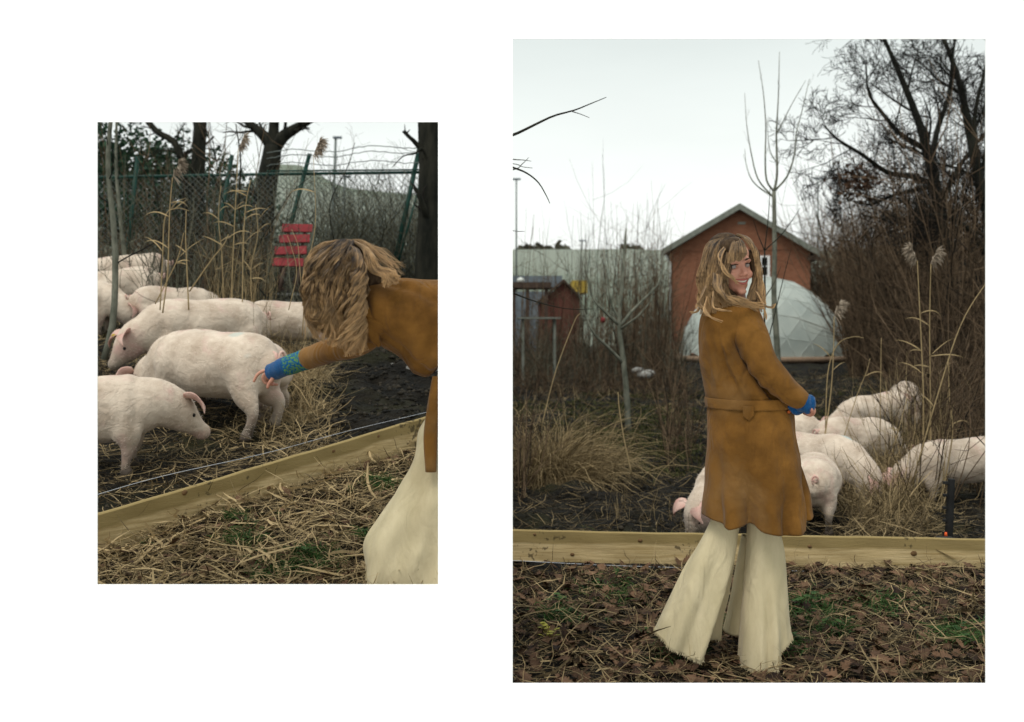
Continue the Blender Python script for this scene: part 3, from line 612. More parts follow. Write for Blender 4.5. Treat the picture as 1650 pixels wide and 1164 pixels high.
    for sg in (-1, 1):
        e = MB(); base = hv+side*sg*.070+up*.078-hdr*.01; dr = (hdr*.75+side*sg*(.55+r.uniform(-.1, .15))+up*r.uniform(-.02, .2)).normalized()
        wd = dr.cross(up).normalized(); nn = wd.cross(dr); n_ = 9; L = .155; wv = [.030, .048, .056, .056, .050, .040, .028, .015, .004]; rows = []
        for i in range(n_):
            t = i/(n_-1); c = base+dr*L*t+nn*(.025*math.sin(t*3))-up*.035*t*t
            rows.append([c-wd*wv[i]+nn*.018*(1 if i < 8 else 0), c, c+wd*wv[i]+nn*.018*(1 if i < 8 else 0)])
        vv = np.array([[tuple(q) for q in rw] for rw in rows]); v2 = vv-np.array(tuple(nn))*.006; idx = np.arange(n_*3).reshape(n_, 3)
        q = np.stack([idx[:-1, :-1], idx[:-1, 1:], idx[1:, 1:], idx[1:, :-1]], -1).reshape(-1, 4); M_ = n_*3
        rim = [[idx[i, 0], idx[i+1, 0], idx[i+1, 0]+M_, idx[i, 0]+M_] for i in range(n_-1)]+[[idx[i+1, 2], idx[i, 2], idx[i, 2]+M_, idx[i+1, 2]+M_] for i in range(n_-1)]
        e.add(np.concatenate([vv.reshape(-1, 3), v2.reshape(-1, 3)]), [q, q[:, ::-1]+M_, np.array(rim)])
        eo = e.build('ear', M_pigear, root)
        if eartag and sg == eartag:
            me2 = fuse([], .004, 0, [(tuple(base+dr*.07+nn*.02), (.016, .016, .016), None)]); obj_from(me2, 'ear_tag', M_tagy, eo)
        ey = chain[3][0]+side*sg*.074+up*.030; me2 = fuse([], .004, 0, [(tuple(ey), (.012, .012, .012), None)]); obj_from(me2, 'eye', M_shoe, root)
    # curly tail
    tl = MB(); a = np.linspace(0, 1, 16); zt = .44+sl_(-.45)
    tl.tube([(-.455-.06*min(q*2.2, 1)-.012*q, .022*math.sin(q*9)*(q > .25)*tailc, zt+.01-.03*q+.028*math.cos(q*9)*(q > .25)) for q in a], np.linspace(.014, .005, 16), 8); tl.build('tail', M_pigear, root)
    for hx_, hy_, g0 in hoofs:
        for q_ in (-1, 1):
            pass
        hb_ = MB(); hb_.tube([(hx_+.004, hy_, g0-.012), (hx_+.002, hy_, g0+.018), (hx_-.004, hy_, g0+.034)], [.036, .034, .0285], 10); hb_.build('hoof', M_hoof, root)
    if fur:
        tri = rs.randint(0, n, fur); b = co[tri]; nv = nm[tri]; zz = b[:, 2]
        flow = np.tile(np.array([-.8, 0, -.25]), (fur, 1)); flow -= (flow*nv).sum(1, keepdims=True)*nv; flow += rs.normal(0, .22, (fur, 3)); dv = flow+nv*.35; dv /= np.linalg.norm(dv, axis=1, keepdims=True)
        L = rs.uniform(.010, .022, fur)[:, None]; sv = np.cross(dv, nv); sv /= np.linalg.norm(sv, axis=1, keepdims=True)+1e-9
        f = MB(); f.ribbons(np.stack([b, b+dv*L*.5, b+dv*L], 1), np.tile(np.array([.0008, .0006, .0001]), (fur, 1)), sv, .5)
        fo = f.build('bristles', M_fur, root); fo['kind'] = 'stuff'
    return root
P = lambda px, py: tuple(gl(px, py))[:2]                  # foot point on the left slope
Q = lambda px, Y: ((px-825)/1650*Y, Y)
pig(P(132, 762), 14, 1.0, 'pig in the front left corner with only its front half in view', 40, 22, 1, step=.02, fat=1.0, drop=-.01)
spA = pigmat('pig_skin_grey_marks', [((.10, .02, .52), .03, (.44, .45, .38)), ((-.25, .05, .53), .045, (.44, .46, .40)), ((.22, .10, .48), .02, (.10, .08, .06)), ((-.38, .1, .42), .03, (.45, .44, .38))])
pig(Q(338, 6.6), 152, 1.14, 'large pale pig with grey smears on its back under the reaching hand', 60, 0, 2, m=spA, step=-.01, fat=1.06, tailc=1)
pig(Q(362, 7.15), 156, 1.08, 'pale pig almost hidden right behind the large pig under the hand', 80, -20, 3, fat=1.05)
pig(Q(322, 8.5), 212, 1.13, 'pale pig with a yellow-brown ear tag and its head lowered to the left', 52, 4, 4, eartag=-1)
pig(Q(288, 10.6), 32, 1.0, 'small pig with its tail to the left behind the ear-tagged pig', 55, 0, 5, fur=3000)
pig(Q(478, 9.3), 14, .94, 'pig behind dry grass just left of the hanging hair', 50, 0, 6, fur=3000)
pig(Q(186, 11.9), 181, 1.08, 'pale pig behind the thin green stem, nearer one of the pair at the back', 55, 0, 7, fur=2000)
pig(Q(196, 12.9), 186, 1.2, 'pale pig at the very back left, farther one of the pair', 40, 0, 8, fur=2000)
pig(Q(126, 10.4), -3, 1.08, 'pig cut off by the left edge with one pink ear showing by the green stem', 58, 0, 9, fur=2000)
spB = pigmat('pig_skin_black_spots', [((.05, .15, .47), .016, (.03, .03, .03)), ((-.02, .165, .43), .012, (.03, .03, .03)), ((.09, .14, .50), .010, (.03, .03, .03)), ((-.05, -.165, .43), .014, (.03, .03, .03)), ((.02, -.15, .47), .016, (.03, .03, .03))])
spC = pigmat('pig_skin_blue_mark', [((.25, .04, .50), .06, (.36, .44, .42)), ((.30, .06, .46), .05, (.38, .45, .42))])
pig(Q(1182, 6.75), 232, .90, 'pig whose lowered head and ear show left of the coat hem', 66, -28, 21)
pig(Q(1243, 10), 150, 1.0, 'pig mostly hidden by the coat with only its rump and curled tail in view', 80, 0, 22, fur=2000)
pig(Q(1384, 9.1), 32, 1.08, 'broad-backed pig facing away to the right in the middle of the group', 60, 0, 23, fat=1.08)
pig(Q(1318, 8.15), -56, 1.02, 'pig with a blue-green paint mark on its neck and its head bowed', 78, 5, 24, m=spC)
pig(Q(1312, 7.0), 74, .88, 'pig with its round rump to us just behind the boards', 55, 0, 25, fat=1.15, step=.03)
pig(Q(1546, 8.0), 177, .93, 'long pig at the right edge with its snout in the straw', 60, 0, 26)
pig(Q(1404, 13), 188, 1.02, 'far pig with small black spots on its shoulder', 50, 0, 27, m=spB, fur=1500)
pig(Q(1458, 13.9), 70, 1.25, 'tallest far pig standing behind the black-spotted one', 30, 20, 28, fur=1500)

# ------------------------------------------------------------ board fences and wires
M_woodtop = mat('weathered_board_edge', (.33, .28, .13), (.24, .19, .09), 5, .7, .4, 60, stretch=(.25, 1, 2.5))
def woodmat():
    m = M_wood; t = m.node_tree; p = t.nodes['Principled BSDF']; src = p.inputs['Base Color'].links[0].from_socket
    at_ = N(t, 'ShaderNodeAttribute', attribute_name='tint'); tcn = N(t, 'ShaderNodeTexCoord')
    nz = N(t, 'ShaderNodeTexNoise'); nz.inputs['Scale'].default_value = 3; nz.inputs['Detail'].default_value = 6; t.links.new(tcn.outputs['Object'], nz.inputs[0])
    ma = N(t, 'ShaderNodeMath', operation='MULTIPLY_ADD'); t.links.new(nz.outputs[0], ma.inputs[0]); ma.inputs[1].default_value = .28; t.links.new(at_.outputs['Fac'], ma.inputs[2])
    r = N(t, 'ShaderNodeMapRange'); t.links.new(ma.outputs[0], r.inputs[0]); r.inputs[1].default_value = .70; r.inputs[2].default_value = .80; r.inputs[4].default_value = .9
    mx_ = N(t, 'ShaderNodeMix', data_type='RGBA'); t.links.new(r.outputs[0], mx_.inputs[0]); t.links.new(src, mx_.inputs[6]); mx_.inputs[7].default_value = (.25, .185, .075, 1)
    n2 = N(t, 'ShaderNodeTexNoise'); n2.inputs['Scale'].default_value = 38; n2.inputs['Detail'].default_value = 3; t.links.new(tcn.outputs['Object'], n2.inputs[0])
    n3 = N(t, 'ShaderNodeTexNoise'); n3.inputs['Scale'].default_value = 4; t.links.new(tcn.outputs['Object'], n3.inputs[0])
    mm = N(t, 'ShaderNodeMath', operation='MULTIPLY'); t.links.new(n2.outputs[0], mm.inputs[0]); t.links.new(n3.outputs[0], mm.inputs[1])
    r2 = N(t, 'ShaderNodeMapRange'); t.links.new(mm.outputs[0], r2.inputs[0]); r2.inputs[1].default_value = .355; r2.inputs[2].default_value = .40; r2.inputs[4].default_value = .75
    m2 = N(t, 'ShaderNodeMix', data_type='RGBA'); t.links.new(r2.outputs[0], m2.inputs[0]); t.links.new(mx_.outputs[2], m2.inputs[6]); m2.inputs[7].default_value = (.06, .045, .025, 1)
    t.links.new(m2.outputs[2], p.inputs['Base Color'])
woodmat()
M_knot = mat('knot', (.10, .055, .025), (.17, .10, .045), 60, .7)
def board(a, b_, h, th, label, knots, parent=None, name='board'):
    """a,b: bottom ends of the front face; subdivided, slightly wavy board"""
    n = 60; A_ = np.array(tuple(a)); B_ = np.array(tuple(b_)); L = np.linalg.norm(B_-A_); d = (B_-A_)/L; nn = np.cross(d, [0, 0, 1]); nn /= np.linalg.norm(nn)
    if nn[1] > 0: nn = -nn
    prof_ = [(0, 0), (0, .01), (0, .33), (0, .64), (0, .68), (0, .97), (-.006, 1), (-th+.006, 1), (-th, .97), (-th, 0)]
    m = MB(); V = []; tt = []
    for i in range(n):
        c = A_+(B_-A_)*i/(n-1)
        for j, (o_, z_) in enumerate(prof_):
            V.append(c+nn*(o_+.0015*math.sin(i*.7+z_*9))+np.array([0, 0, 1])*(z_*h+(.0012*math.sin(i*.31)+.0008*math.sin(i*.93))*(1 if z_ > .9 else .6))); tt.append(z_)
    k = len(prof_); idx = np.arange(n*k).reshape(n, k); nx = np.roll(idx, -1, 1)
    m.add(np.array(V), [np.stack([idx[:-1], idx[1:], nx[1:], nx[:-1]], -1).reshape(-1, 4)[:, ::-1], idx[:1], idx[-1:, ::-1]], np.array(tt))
    o = m.build(name, M_wood, parent, smooth=False)
    if label: tag(o, label, 'board')
    for t_, z_, r_ in knots:
        c = A_+(B_-A_)*t_+np.array([0, 0, z_*h])+nn*.0028; q = MB(); a_ = np.arange(14)*2*np.pi/14
        ringv = lambda rr, off: [c+nn*off+d*math.cos(x)*rr*1.25+np.array([0, 0, 1])*math.sin(x)*rr for x in a_]
        v = ringv(r_, -.004)+ringv(r_*.75, .001)+[c+nn*.002]; q.add(np.array(v), [np.array([(i, (i+1) % 14, 14+(i+1) % 14, 14+i) for i in range(14)]), np.array([(14+i, 14+(i+1) % 14, 28) for i in range(14)])])
        q.build('knot', M_knot, o)
    return o
fr_ = at(800, 904, 5.7); fr2 = at(1640, 920, 5.72)
rf = empty('board_fence', (fr_.x, 5.7, 0), 'low pine board fence behind the legs of the standing woman', 'fence')
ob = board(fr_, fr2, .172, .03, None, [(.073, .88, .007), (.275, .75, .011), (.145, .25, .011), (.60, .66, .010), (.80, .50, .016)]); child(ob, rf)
for px in (840, 1180, 1521):
    a = at(px, 910, 5.78); m = MB(); m.box((a.x, 5.765, .03), (.045, .03, .13)); child(m.build('post', M_black, smooth=False), rf)
m = MB(); cw = catmull([at(800, 902, 5.66), at(1000, 912, 5.66), at(1250, 919, 5.66), at(1450, 927, 5.66), at(1640, 930, 5.66)], 40); m.tube(cw, .0016, 4); child(m.build('wire', M_wirewhite), rf)
pl = empty('plastic_stake', (at(1530, 860, 6.1).x, 6.1, 0), 'black plastic fence stake with an orange clip behind the right end of the boards', 'stake')
m = MB(); a = at(1533, 772, 6.1); m.tube([(a.x-.02, 6.1, 0), (a.x, 6.1, a.z)], [.026, .022], 8)
for i in range(5): m.box((a.x-.03, 6.1, .12+i*.075), (.02, .01, .008))
mo = m.build('shaft', M_black, smooth=False); child(mo, pl)
a = at(1524, 862, 6.03); m = MB(); m.tube([(a.x, 6.03, a.z-.012), (a.x, 6.03, a.z+.015)], [.010, .007], 8); child(m.build('clip', M_orange), pl)
# left fence board running away to the right
lf = empty('board_fence', tuple(gl(157, 893)), 'low pine board fence slanting up to the right past the pigs', 'fence')
La = at(120, 908, 4.33); Lb = at(727, 706, 6.36)
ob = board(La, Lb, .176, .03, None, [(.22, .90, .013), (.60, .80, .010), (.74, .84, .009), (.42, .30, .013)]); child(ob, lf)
for t_ in (.1, .5, .9):
    c = La.lerp(Lb, t_); m = MB(); m.box((c.x-.05, c.y+.07, c.z+.02), (.03, .03, .12), R(50)); child(m.build('post', M_black, smooth=False), lf)
wr = empty('electric_wire', tuple(at(157, 797, 4.75)), 'thin white electric wire strung low between the slanting board and the pigs', 'wire')
m = MB(); cw = catmull([at(120, 808, 4.62), at(260, 768, 5.0), at(430, 730, 5.5), at(560, 695, 6.0), at(690, 664, 6.6)], 60); m.tube(cw, .0015, 5)
wo_ = m.build('strand', M_wirewhite); child(wo_, wr)
for p_ in (at(110, 760, 4.55), at(730, 630, 6.8)):
    m = MB(); z_ = float(gz(p_.x, p_.y)); m.tube([(p_.x, p_.y, z_-.05), (p_.x, p_.y, p_.z+.05)], .012, 6); child(m.build('stake', M_black), wr)

# ------------------------------------------------------------ left background: chain link fence, trees, seat, hedge
FY = 14.2
cf = empty('chain_link_fence', (at(430, 480, FY).x, FY, 1.8), 'green chain link fence with barbed wire on leaning posts behind the pigs', 'fence')
m = MB(); m.tube([at(140, 287, FY), at(430, 281, FY), at(760, 277, FY)], .022, 8); child(m.build('rail', M_fenceg), cf)
m = MB(); m.tube([at(430, 276, FY-.1), at(760, 273, FY-.1)], .012, 6); child(m.build('rail', M_fenceg), cf)
for (a, b_, r_) in (((432, 500), (499, 248), .030), ((626, 470), (676, 238), .034), ((330, 500), (374, 250), .03), ((196, 500), (222, 252), .03)):
    m = MB(); m.tube([at(*a, FY-.05), at(*b_, FY-.05)], r_, 8); child(m.build('post', M_fenceg), cf)
m = MB(); m.tube([at(640, 430, FY-.4), at(684, 270, FY-.03)], .016, 6); child(m.build('brace', M_fenceg), cf)
xa, xb_, za, zb = at(140, 0, FY).x, at(760, 0, FY).x, 2.05, at(0, 281, FY).z
m = MB(); sp = .085; H_ = zb-za; Pn = []
for k in np.arange(xa-H_, xb_, sp):
    for sg in (1, -1):
        z_ = np.linspace(za, zb, 12); x_ = (k+(z_-za)) if sg > 0 else (k+H_-(z_-za)); x_ = x_+.05*np.sin(z_*2+k)
        Pn.append(np.stack([np.clip(x_, xa, xb_), FY+.012*sg+.03*np.sin(x_*2), z_], 1))
m.tubes(np.array(Pn), np.full((len(Pn), 12), .0035), 3); o = child(m.build('wire_mesh', M_wiregrey), cf); o['kind'] = 'stuff'
for y0_, y1_ in ((255, 240), (266, 258), (246, 232)):
    m = MB(); x_ = np.linspace(430, 760, 50); pts = [at(a, y0_+(y1_-y0_)*(a-430)/330+3*math.sin(a*.05)+rnd.uniform(-1, 1), FY-.1) for a in x_]; m.tube(pts, .006, 4); child(m.build('barbed_wire', M_wiregrey), cf)
# vines on the fence
b = MB(); stems(150, wedge(290, 520, 10.5, FY-.3), H(.5, 1.9), .18, .14, .006, b, 4, sideL=.35); stems(60, wedge(160, 300, 10.5, FY-.3), H(.6, 2.0), .16, .14, .007, b, 4, sideL=.35); stems(260, wedge(500, 700, FY-.3, FY+.5), H(.8, 2.2), .25, .22, .006, b, 3, sideL=.4)
stems(420, wedge(515, 720, FY+.8, 22), H(.6, 2.0), .16, .12, .008, b, 4); stems(120, wedge(420, 520, FY+.8, 20), H(.4, 1.1), .16, .12, .007, b, 3)
stuff(b, 'brushwood', M_twiggrey, 'grey-brown climbing stems and brush behind the chain link fence', 'brushwood')
b = MB(); stems(650, wedge(150, 440, 13.0, 20), H(.3, 1.1), .3, .14, .007, b, 4); stems(70, wedge(150, 440, 13, 22), H(1.5, 3.0), .15, .12, .010, b, 4)
stuff(b, 'brushwood', M_twig, 'red-brown undergrowth below the dark trees behind the reeds', 'brushwood')
# evergreen mass
def foliage(name, blobs, n, size, m, label, cat, parent=None):
    b = MB()
    for c, rr, k in blobs:
        k = int(n*k); p = rs.normal(0, 1, (k, 3)); p /= np.linalg.norm(p, axis=1, keepdims=True); p *= (rs.rand(k, 1)**.45)*(1+.25*np.sin(p[:, :1]*7+p[:, 2:]*5)); p = p*np.array(rr)+np.array(tuple(c))
        d = rs.normal(0, 1, (k, 3)); d /= np.linalg.norm(d, axis=1, keepdims=True); s2 = np.cross(d, rs.normal(0, 1, (k, 3))); s2 /= np.linalg.norm(s2, axis=1, keepdims=True)
        L = size*rs.uniform(.6, 1.4, (k, 1)); b.ribbons(np.stack([p, p+d*L*.5, p+d*L], 1), L*np.array([[.1, .38, .05]]), s2, rs.rand(k))
    o = b.build(name, m, parent, smooth=False); tag(o, label, cat, kind='stuff'); return o
foliage('evergreen_hedge', [(at(190, 300, 24), (1.5, 1.0, 1.3), 1.3), (at(250, 275, 26), (1.7, 1, .95), 1.3), (at(310, 300, 25), (1.3, 1, .8), .8), (at(215, 360, 23), (1.9, 1, .9), 1.2), (at(320, 370, 24), (1.9, 1, .8), 1), (at(385, 330, 26), (.9, 1, .6), .45), (at(400, 400, 24), (1.2, 1, .5), .5), (at(150, 240, 25), (1.1, 1, 1.2), .7)], 1900, .11, M_ever, 'dense dark evergreen growth behind the trees at the left', 'hedge')
TL = dict(wob=.14, up=.03, kids=[5, 4, 3], ang=(28, 60), ratio=.55, rr=.55, t0=.3)
YB_ = 20
tree('bare_tree', 'dark bare tree forking wide at the top in the centre of the left picture', (at(425, 400, YB_).x, YB_, 2.3), [
    (A([(415, 440, 0), (422, 370, 0), (430, 300, 0), (438, 255, 0), (440, 235, 0)], YB_), .26, .17, 1.2),
    (A([(440, 240, 0), (428, 222, 0), (410, 206, 0), (385, 185, 0)], YB_), .14, .06, 1.5),
    (A([(440, 240, 0), (456, 220, 0), (478, 206, 0), (505, 190, 0)], YB_), .15, .07, 1.5), (A([(440, 240, 0), (442, 200, 0), (446, 140, 0)], YB_), .13, .07, 1.5)], TL, 3, seed=12)
tree('bare_tree', 'straight dark trunk behind the tall reed plume', (at(320, 420, 18).x, 18, 2.3), [
    (A([(316, 430, 0), (318, 340, 0), (320, 260, 0), (324, 180, 0)], 18), .15, .11, 1.5),
    (A([(299, 420, 0), (300, 330, 0), (296, 265, 0), (290, 250, 0), (280, 228, 0), (255, 214, 0), (238, 195, 0)], 18), .075, .05, 1.0),
    (A([(296, 252, 0), (306, 243, 0), (325, 238, 0), (345, 220, 0)], 18), .04, .015, .8)], TL, 3, seed=13)
tree('bare_tree', 'thick dark trunk at the right edge beyond the bending woman', (at(690, 420, 13).x, 13, 1.7), [
    (A([(686, 480, 0), (690, 400, 0), (693, 340, 0), (694, 270, 0), (692, 200, 0), (694, 150, 0)], 13), .16, .145, 1.0),
    (A([(690, 262, -.1), (680, 240, -.2), (668, 248, -.3), (650, 252, -.3), (632, 270, -.3)], 13), .02, .004, .5)], TL, 2, seed=14)
for lab, pts, Yq, r0 in (('grey young stem with a green foot nearest the left edge', [(168, 580), (182, 520), (186, 440), (183, 360), (176, 300), (174, 250), (178, 200), (182, 160)], 8.6, .030), ('pale slender stem leaning beside the grey one at the left', [(203, 430), (197, 380), (190, 310), (187, 260), (188, 190)], 13, .030)):
    c = at(*pts[0], Yq); tree('sapling', lab, (c.x, c.y, float(gz(c.x, c.y))), [([at(a, b2, Yq) for a, b2 in pts], r0, r0*.5, .8)], dict(wob=.14, up=.06, kids=[7, 2], ang=(40, 75), ratio=.8, rr=.45, t0=.2), 2, M_barkg, M_twigd, seed=15)
for i, (pts, Yq, r0, lab) in enumerate((([(480, 540), (430, 480), (400, 440), (385, 400), (370, 350), (350, 300), (330, 250)], 10, .012, 'thin dark bramble arching across the reeds'), ([(400, 420), (425, 380), (450, 340), (470, 310), (520, 270)], 11, .008, 'thin bare twig leaning right in front of the fence'), ([(395, 480), (398, 420), (385, 340), (388, 260), (380, 200)], 12, .020, 'upright pale stem in the middle of the reeds'), ([(250, 480), (262, 400), (255, 330), (246, 280)], 12, .014, 'thin dark stem left of the reeds'), ([(540, 400), (532, 330), (560, 270), (572, 230)], 12.5, .010, 'crooked twig rising above the fence rail'))):
    c = at(*pts[0], Yq); tree('bare_shoot', lab, (c.x, c.y, float(gz(c.x, c.y))), [([at(a, b2, Yq) for a, b2 in pts], r0, r0*.3, .6)], dict(wob=.16, up=.05, kids=[6, 3], ang=(30, 65), ratio=.8, rr=.5, t0=.15), 2, M_bark, M_twig, seed=30+i, cat='shrub')
# light masts, far left
for px, py, lab in ((541, 222, 'tall thin mast seen through the fence above the hair'), (556, 285, 'shorter thin mast right of the tall one behind the fence')):
    Y = 60; a = at(px, py, Y); r = empty('light_mast', (a.x, Y, 2), lab, 'mast'); m = MB(); m.tube([(a.x-.35, Y, 2.3), (a.x, Y, a.z)], [.14, .07], 8); child(m.build('pole', M_wiregrey), r); m = MB(); m.box((a.x+.1, Y, a.z), (.25, .1, .06)); child(m.build('lamp_head', M_grey, smooth=False), r)
# red slatted seat
SY = 11.6
seat = empty('slatted_seat', tuple(at(468, 455, SY)), 'red slatted board seat leaning back on dark legs by the fence', 'seat')
for i, (xa_, xb2, yc) in enumerate(((455, 504, 368), (450, 499, 385), (443, 494, 404), (438, 489, 423))):
    a = at(xa_, yc+1, SY+.28-.09*i); b_ = at(xb2, yc-1, SY+.28-.09*i); c = (a+b_)/2; m = MB()
    Mx = Matrix.Rotation(R(-20), 4, 'X') @ Matrix.Rotation(R(rnd.uniform(-1.5, 1.5)), 4, 'Y'); m.box(c, ((b_.x-a.x)/2, .012, .048), M=Mx); child(m.build('slat', M_red, smooth=False), seat)
for px in (458, 484):
    m = MB(); m.tube([at(px-10, 458, SY+.0), at(px+9, 366, SY+.34)], .022, 5); child(m.build('frame', M_dkwood), seat); m = MB(); m.tube([at(px-8, 470, SY-.05), at(px, 432, SY+.0)], .024, 5); child(m.build('leg', M_dkwood), seat)
for i, (px, py, w_, rz) in enumerate(((448, 484, .22, 20), (430, 470, .4, -25), (470, 478, .2, 0), (683, 603, .13, -30), (655, 590, .12, -10), (600, 455, .2, 30))):
    c = gl(px, py) if py < 600 else gl(px, py); m = MB(); z_ = float(gz(c.x, c.y))+.02; m.box((c.x, c.y, z_), (w_, .07, .018), R(rz)); tag(m.build('plank_scrap', M_slab if i in (0, 2, 3, 4) else M_dkwood, smooth=False), ['pale plank offcut on the mud below the red seat', 'long dark plank lying left of the red seat', 'short pale offcut right below the red seat', 'pale plank piece on the mud under the bending coat', 'small plank piece left of the one under the coat', 'plank lying by the foot of the leaning post'][i], 'plank')

# ------------------------------------------------------------ reeds, straw, litter, weeds
def bend(c0, d0, L, n, droop, r):
    pts = [np.array(tuple(c0), float)]; d = np.array(d0, float); d /= np.linalg.norm(d)
    for i in range(n):
        d = d+np.array([r.gauss(0, .03), r.gauss(0, .03), -droop*(i/n)]); d /= np.linalg.norm(d); pts.append(pts[-1]+d*L/n)
    return np.array(pts)
def reed(pts, r0, label, plume=0, leaves=3, seed=0):
    r = random.Random(seed); C = catmull(pts, 18); root = empty('reed', tuple(C[0]), label, 'reed')
    m = MB(); m.tube(C, np.linspace(r0, r0*.5, 18), 5, .75); child(m.build('stem', M_straw), root)
    for i in range(leaves):
        k = r.randint(5, 14); m = MB(); q = bend(C[k], (r.choice((-1, 1))*r.uniform(.5, 1), r.uniform(-.4, .4), r.uniform(.1, .9)), r.uniform(.10, .26), 7, r.uniform(.1, .5), r)
        m.ribbons(q[None], np.array([[.001, .004, .005, .0045, .004, .003, .0015, .0005]]), np.array([[.3, .3, .9]]), .8); child(m.build('leaf', M_straw, smooth=False), root)
    if plume:
        n = 170; t_ = rs.rand(n); base = C[-1]+np.array([.03, 0, .0]); tip = np.array([plume*.10, 0, -.03]); b0 = C[-1]+(np.array([plume*.045, .0, .10]))*np.sin(t_*1.9)[:, None]*1.0+np.array([0, 0, .0])
        d = np.stack([plume*rs.uniform(.1, .8, n), rs.normal(0, .3, n), rs.normal(-.1, .35, n)], 1); d /= np.linalg.norm(d, axis=1, keepdims=True); L = rs.uniform(.03, .085, (n, 1)); sv = np.cross(d, rs.normal(0, 1, (n, 3))); sv /= np.linalg.norm(sv, axis=1, keepdims=True)
        m = MB(); m.ribbons(np.stack([b0, b0+d*L*.5, b0+d*L-np.array([0, 0, .012])], 1), np.tile([.002, .0045, .001], (n, 1)), sv, rs.rand(n)); o = child(m.build('plume', M_reedp), root); o['kind'] = 'stuff'
    return root
Rl = lambda Y, l: [at(a, b_, Y) for a, b_ in l]
reed(Rl(7.5, [(262, 505), (270, 440), (272, 380), (274, 330), (278, 286)]), .006, 'tall reed with a feathery plume bending right in front of the dark trunks', 1, 3, 1)
reed(Rl(7.6, [(258, 500), (262, 420), (266, 350), (285, 336), (305, 340)]), .005, 'reed snapped over to the right beside the plumed one', 0, 3, 2)
reed(Rl(7.4, [(304, 500), (301, 430), (299, 380), (300, 340)]), .006, 'straight broken reed stem right of the plumed reed', 0, 2, 3)
reed(Rl(7.4, [(250, 490), (285, 420), (296, 375)]), .005, 'reed leaning right among the stems of the plumed reed', 0, 2, 4)
reed(Rl(7.7, [(305, 470), (340, 420), (360, 395), (368, 378)]), .006, 'long reed slanting to the right above the middle pigs', 0, 2, 5)
reed(Rl(8.6, [(390, 520), (392, 400), (396, 330), (404, 290)]), .006, 'tall reed in the clump left of the red seat', 0, 5, 6)
reed(Rl(8.7, [(372, 500), (376, 400), (380, 320), (384, 240)]), .006, 'tallest reed of the clump left of the red seat', 1, 5, 7)
reed(Rl(9.0, [(360, 500), (358, 420), (352, 350), (356, 300)]), .005, 'thin reed at the left of the clump by the red seat', 0, 4, 8)
reed(Rl(8.8, [(410, 540), (404, 440), (415, 380), (412, 330)]), .005, 'bent reed at the right of the clump by the red seat', 0, 5, 9)
reed(Rl(7.5, [(487, 540), (494, 440), (508, 360), (505, 250)]), .004, 'reed with a dark plume above the fence rail over the hair', 1, 1, 10)
reed(Rl(6.9, [(465, 500), (478, 440), (470, 400), (463, 380)]), .003, 'thin straw in front of the red slats', 0, 0, 11)
reed(Rl(7.0, [(487, 480), (482, 420), (480, 395), (470, 370)]), .003, 'second thin straw crossing the red slats', 0, 0, 12)
reed(Rl(8.2, [(1325, 730), (1338, 640), (1343, 570), (1344, 510)]), .006, 'reed with a curled plume standing against the dome', 1, 1, 13)
reed(Rl(8.3, [(1330, 690), (1334, 600), (1350, 555), (1375, 543), (1392, 545)]), .005, 'reed arching right past the edge of the dome', 0, 1, 14)
reed(Rl(8.6, [(1418, 720), (1419, 620), (1420, 545)]), .005, 'straight cut reed above the black-spotted pig', 0, 0, 15)
reed(Rl(8.4, [(1352, 730), (1380, 640), (1396, 600), (1402, 578)]), .004, 'thin reed leaning right behind the group of pigs', 0, 1, 16)
reed(Rl(8.0, [(1486, 800), (1488, 650), (1484, 540), (1478, 420)]), .007, 'tall reed with a ragged plume, left one by the thicket', -1, 4, 17)
reed(Rl(8.1, [(1500, 780), (1499, 620), (1498, 520), (1500, 425)]), .006, 'tall reed with a ragged plume, right one by the thicket', 1, 4, 18)
reed(Rl(7.6, [(1470, 780), (1510, 640), (1550, 520), (1600, 440)]), .006, 'long reed slanting out to the right edge', 0, 1, 19)
reed(Rl(7.8, [(1400, 830), (1440, 720), (1462, 640)]), .005, 'reed slanting over the straw between the pigs', 0, 2, 20)
reed(Rl(7.8, [(1520, 790), (1535, 700), (1530, 640), (1528, 580)]), .005, 'reed over the back of the right-hand pig', 0, 1, 21)
reed(Rl(7.2, [(1018, 765), (1006, 710), (998, 660), (996, 632)]), .006, 'single broken straw standing in the mud on the left', 0, 0, 22)
reed(Rl(7.6, [(872, 690), (895, 600), (925, 520), (935, 505)]), .004, 'thin straw leaning right over the tussock', 0, 0, 23)
def straws(mb, n, xf, L, W, lift, tilt=.15, tint=(0, 1), curl=.25, k=5):
    x, y = xf(n); z = gz(x, y)+rs.uniform(0, lift, n); a = rs.uniform(0, 2*np.pi, n); d = np.stack([np.cos(a), np.sin(a), rs.normal(0, tilt, n)], 1)
    Pp = np.zeros((n, k, 3)); Pp[:, 0] = np.stack([x, y, z], 1); Ln = rs.uniform(*L, n)
    for i in range(k-1):
        d = d+rs.normal(0, curl, (n, 3))*np.array([1, 1, .5]); d /= np.linalg.norm(d, axis=1, keepdims=True); Pp[:, i+1] = Pp[:, i]+d*(Ln/(k-1))[:, None]
    gmin = gz(Pp[..., 0], Pp[..., 1])+.003; Pp[..., 2] = np.maximum(Pp[..., 2], gmin)
    sv = np.cross(d, [0, 0, 1.])+rs.normal(0, .35, (n, 3)); sv /= np.linalg.norm(sv, axis=1, keepdims=True)
    Wd = rs.uniform(*W, n)[:, None]*np.array([[.6]+[1]*(k-2)+[.3]]); mb.ribbons(Pp, Wd, sv, rs.uniform(*tint, n)**1.3)
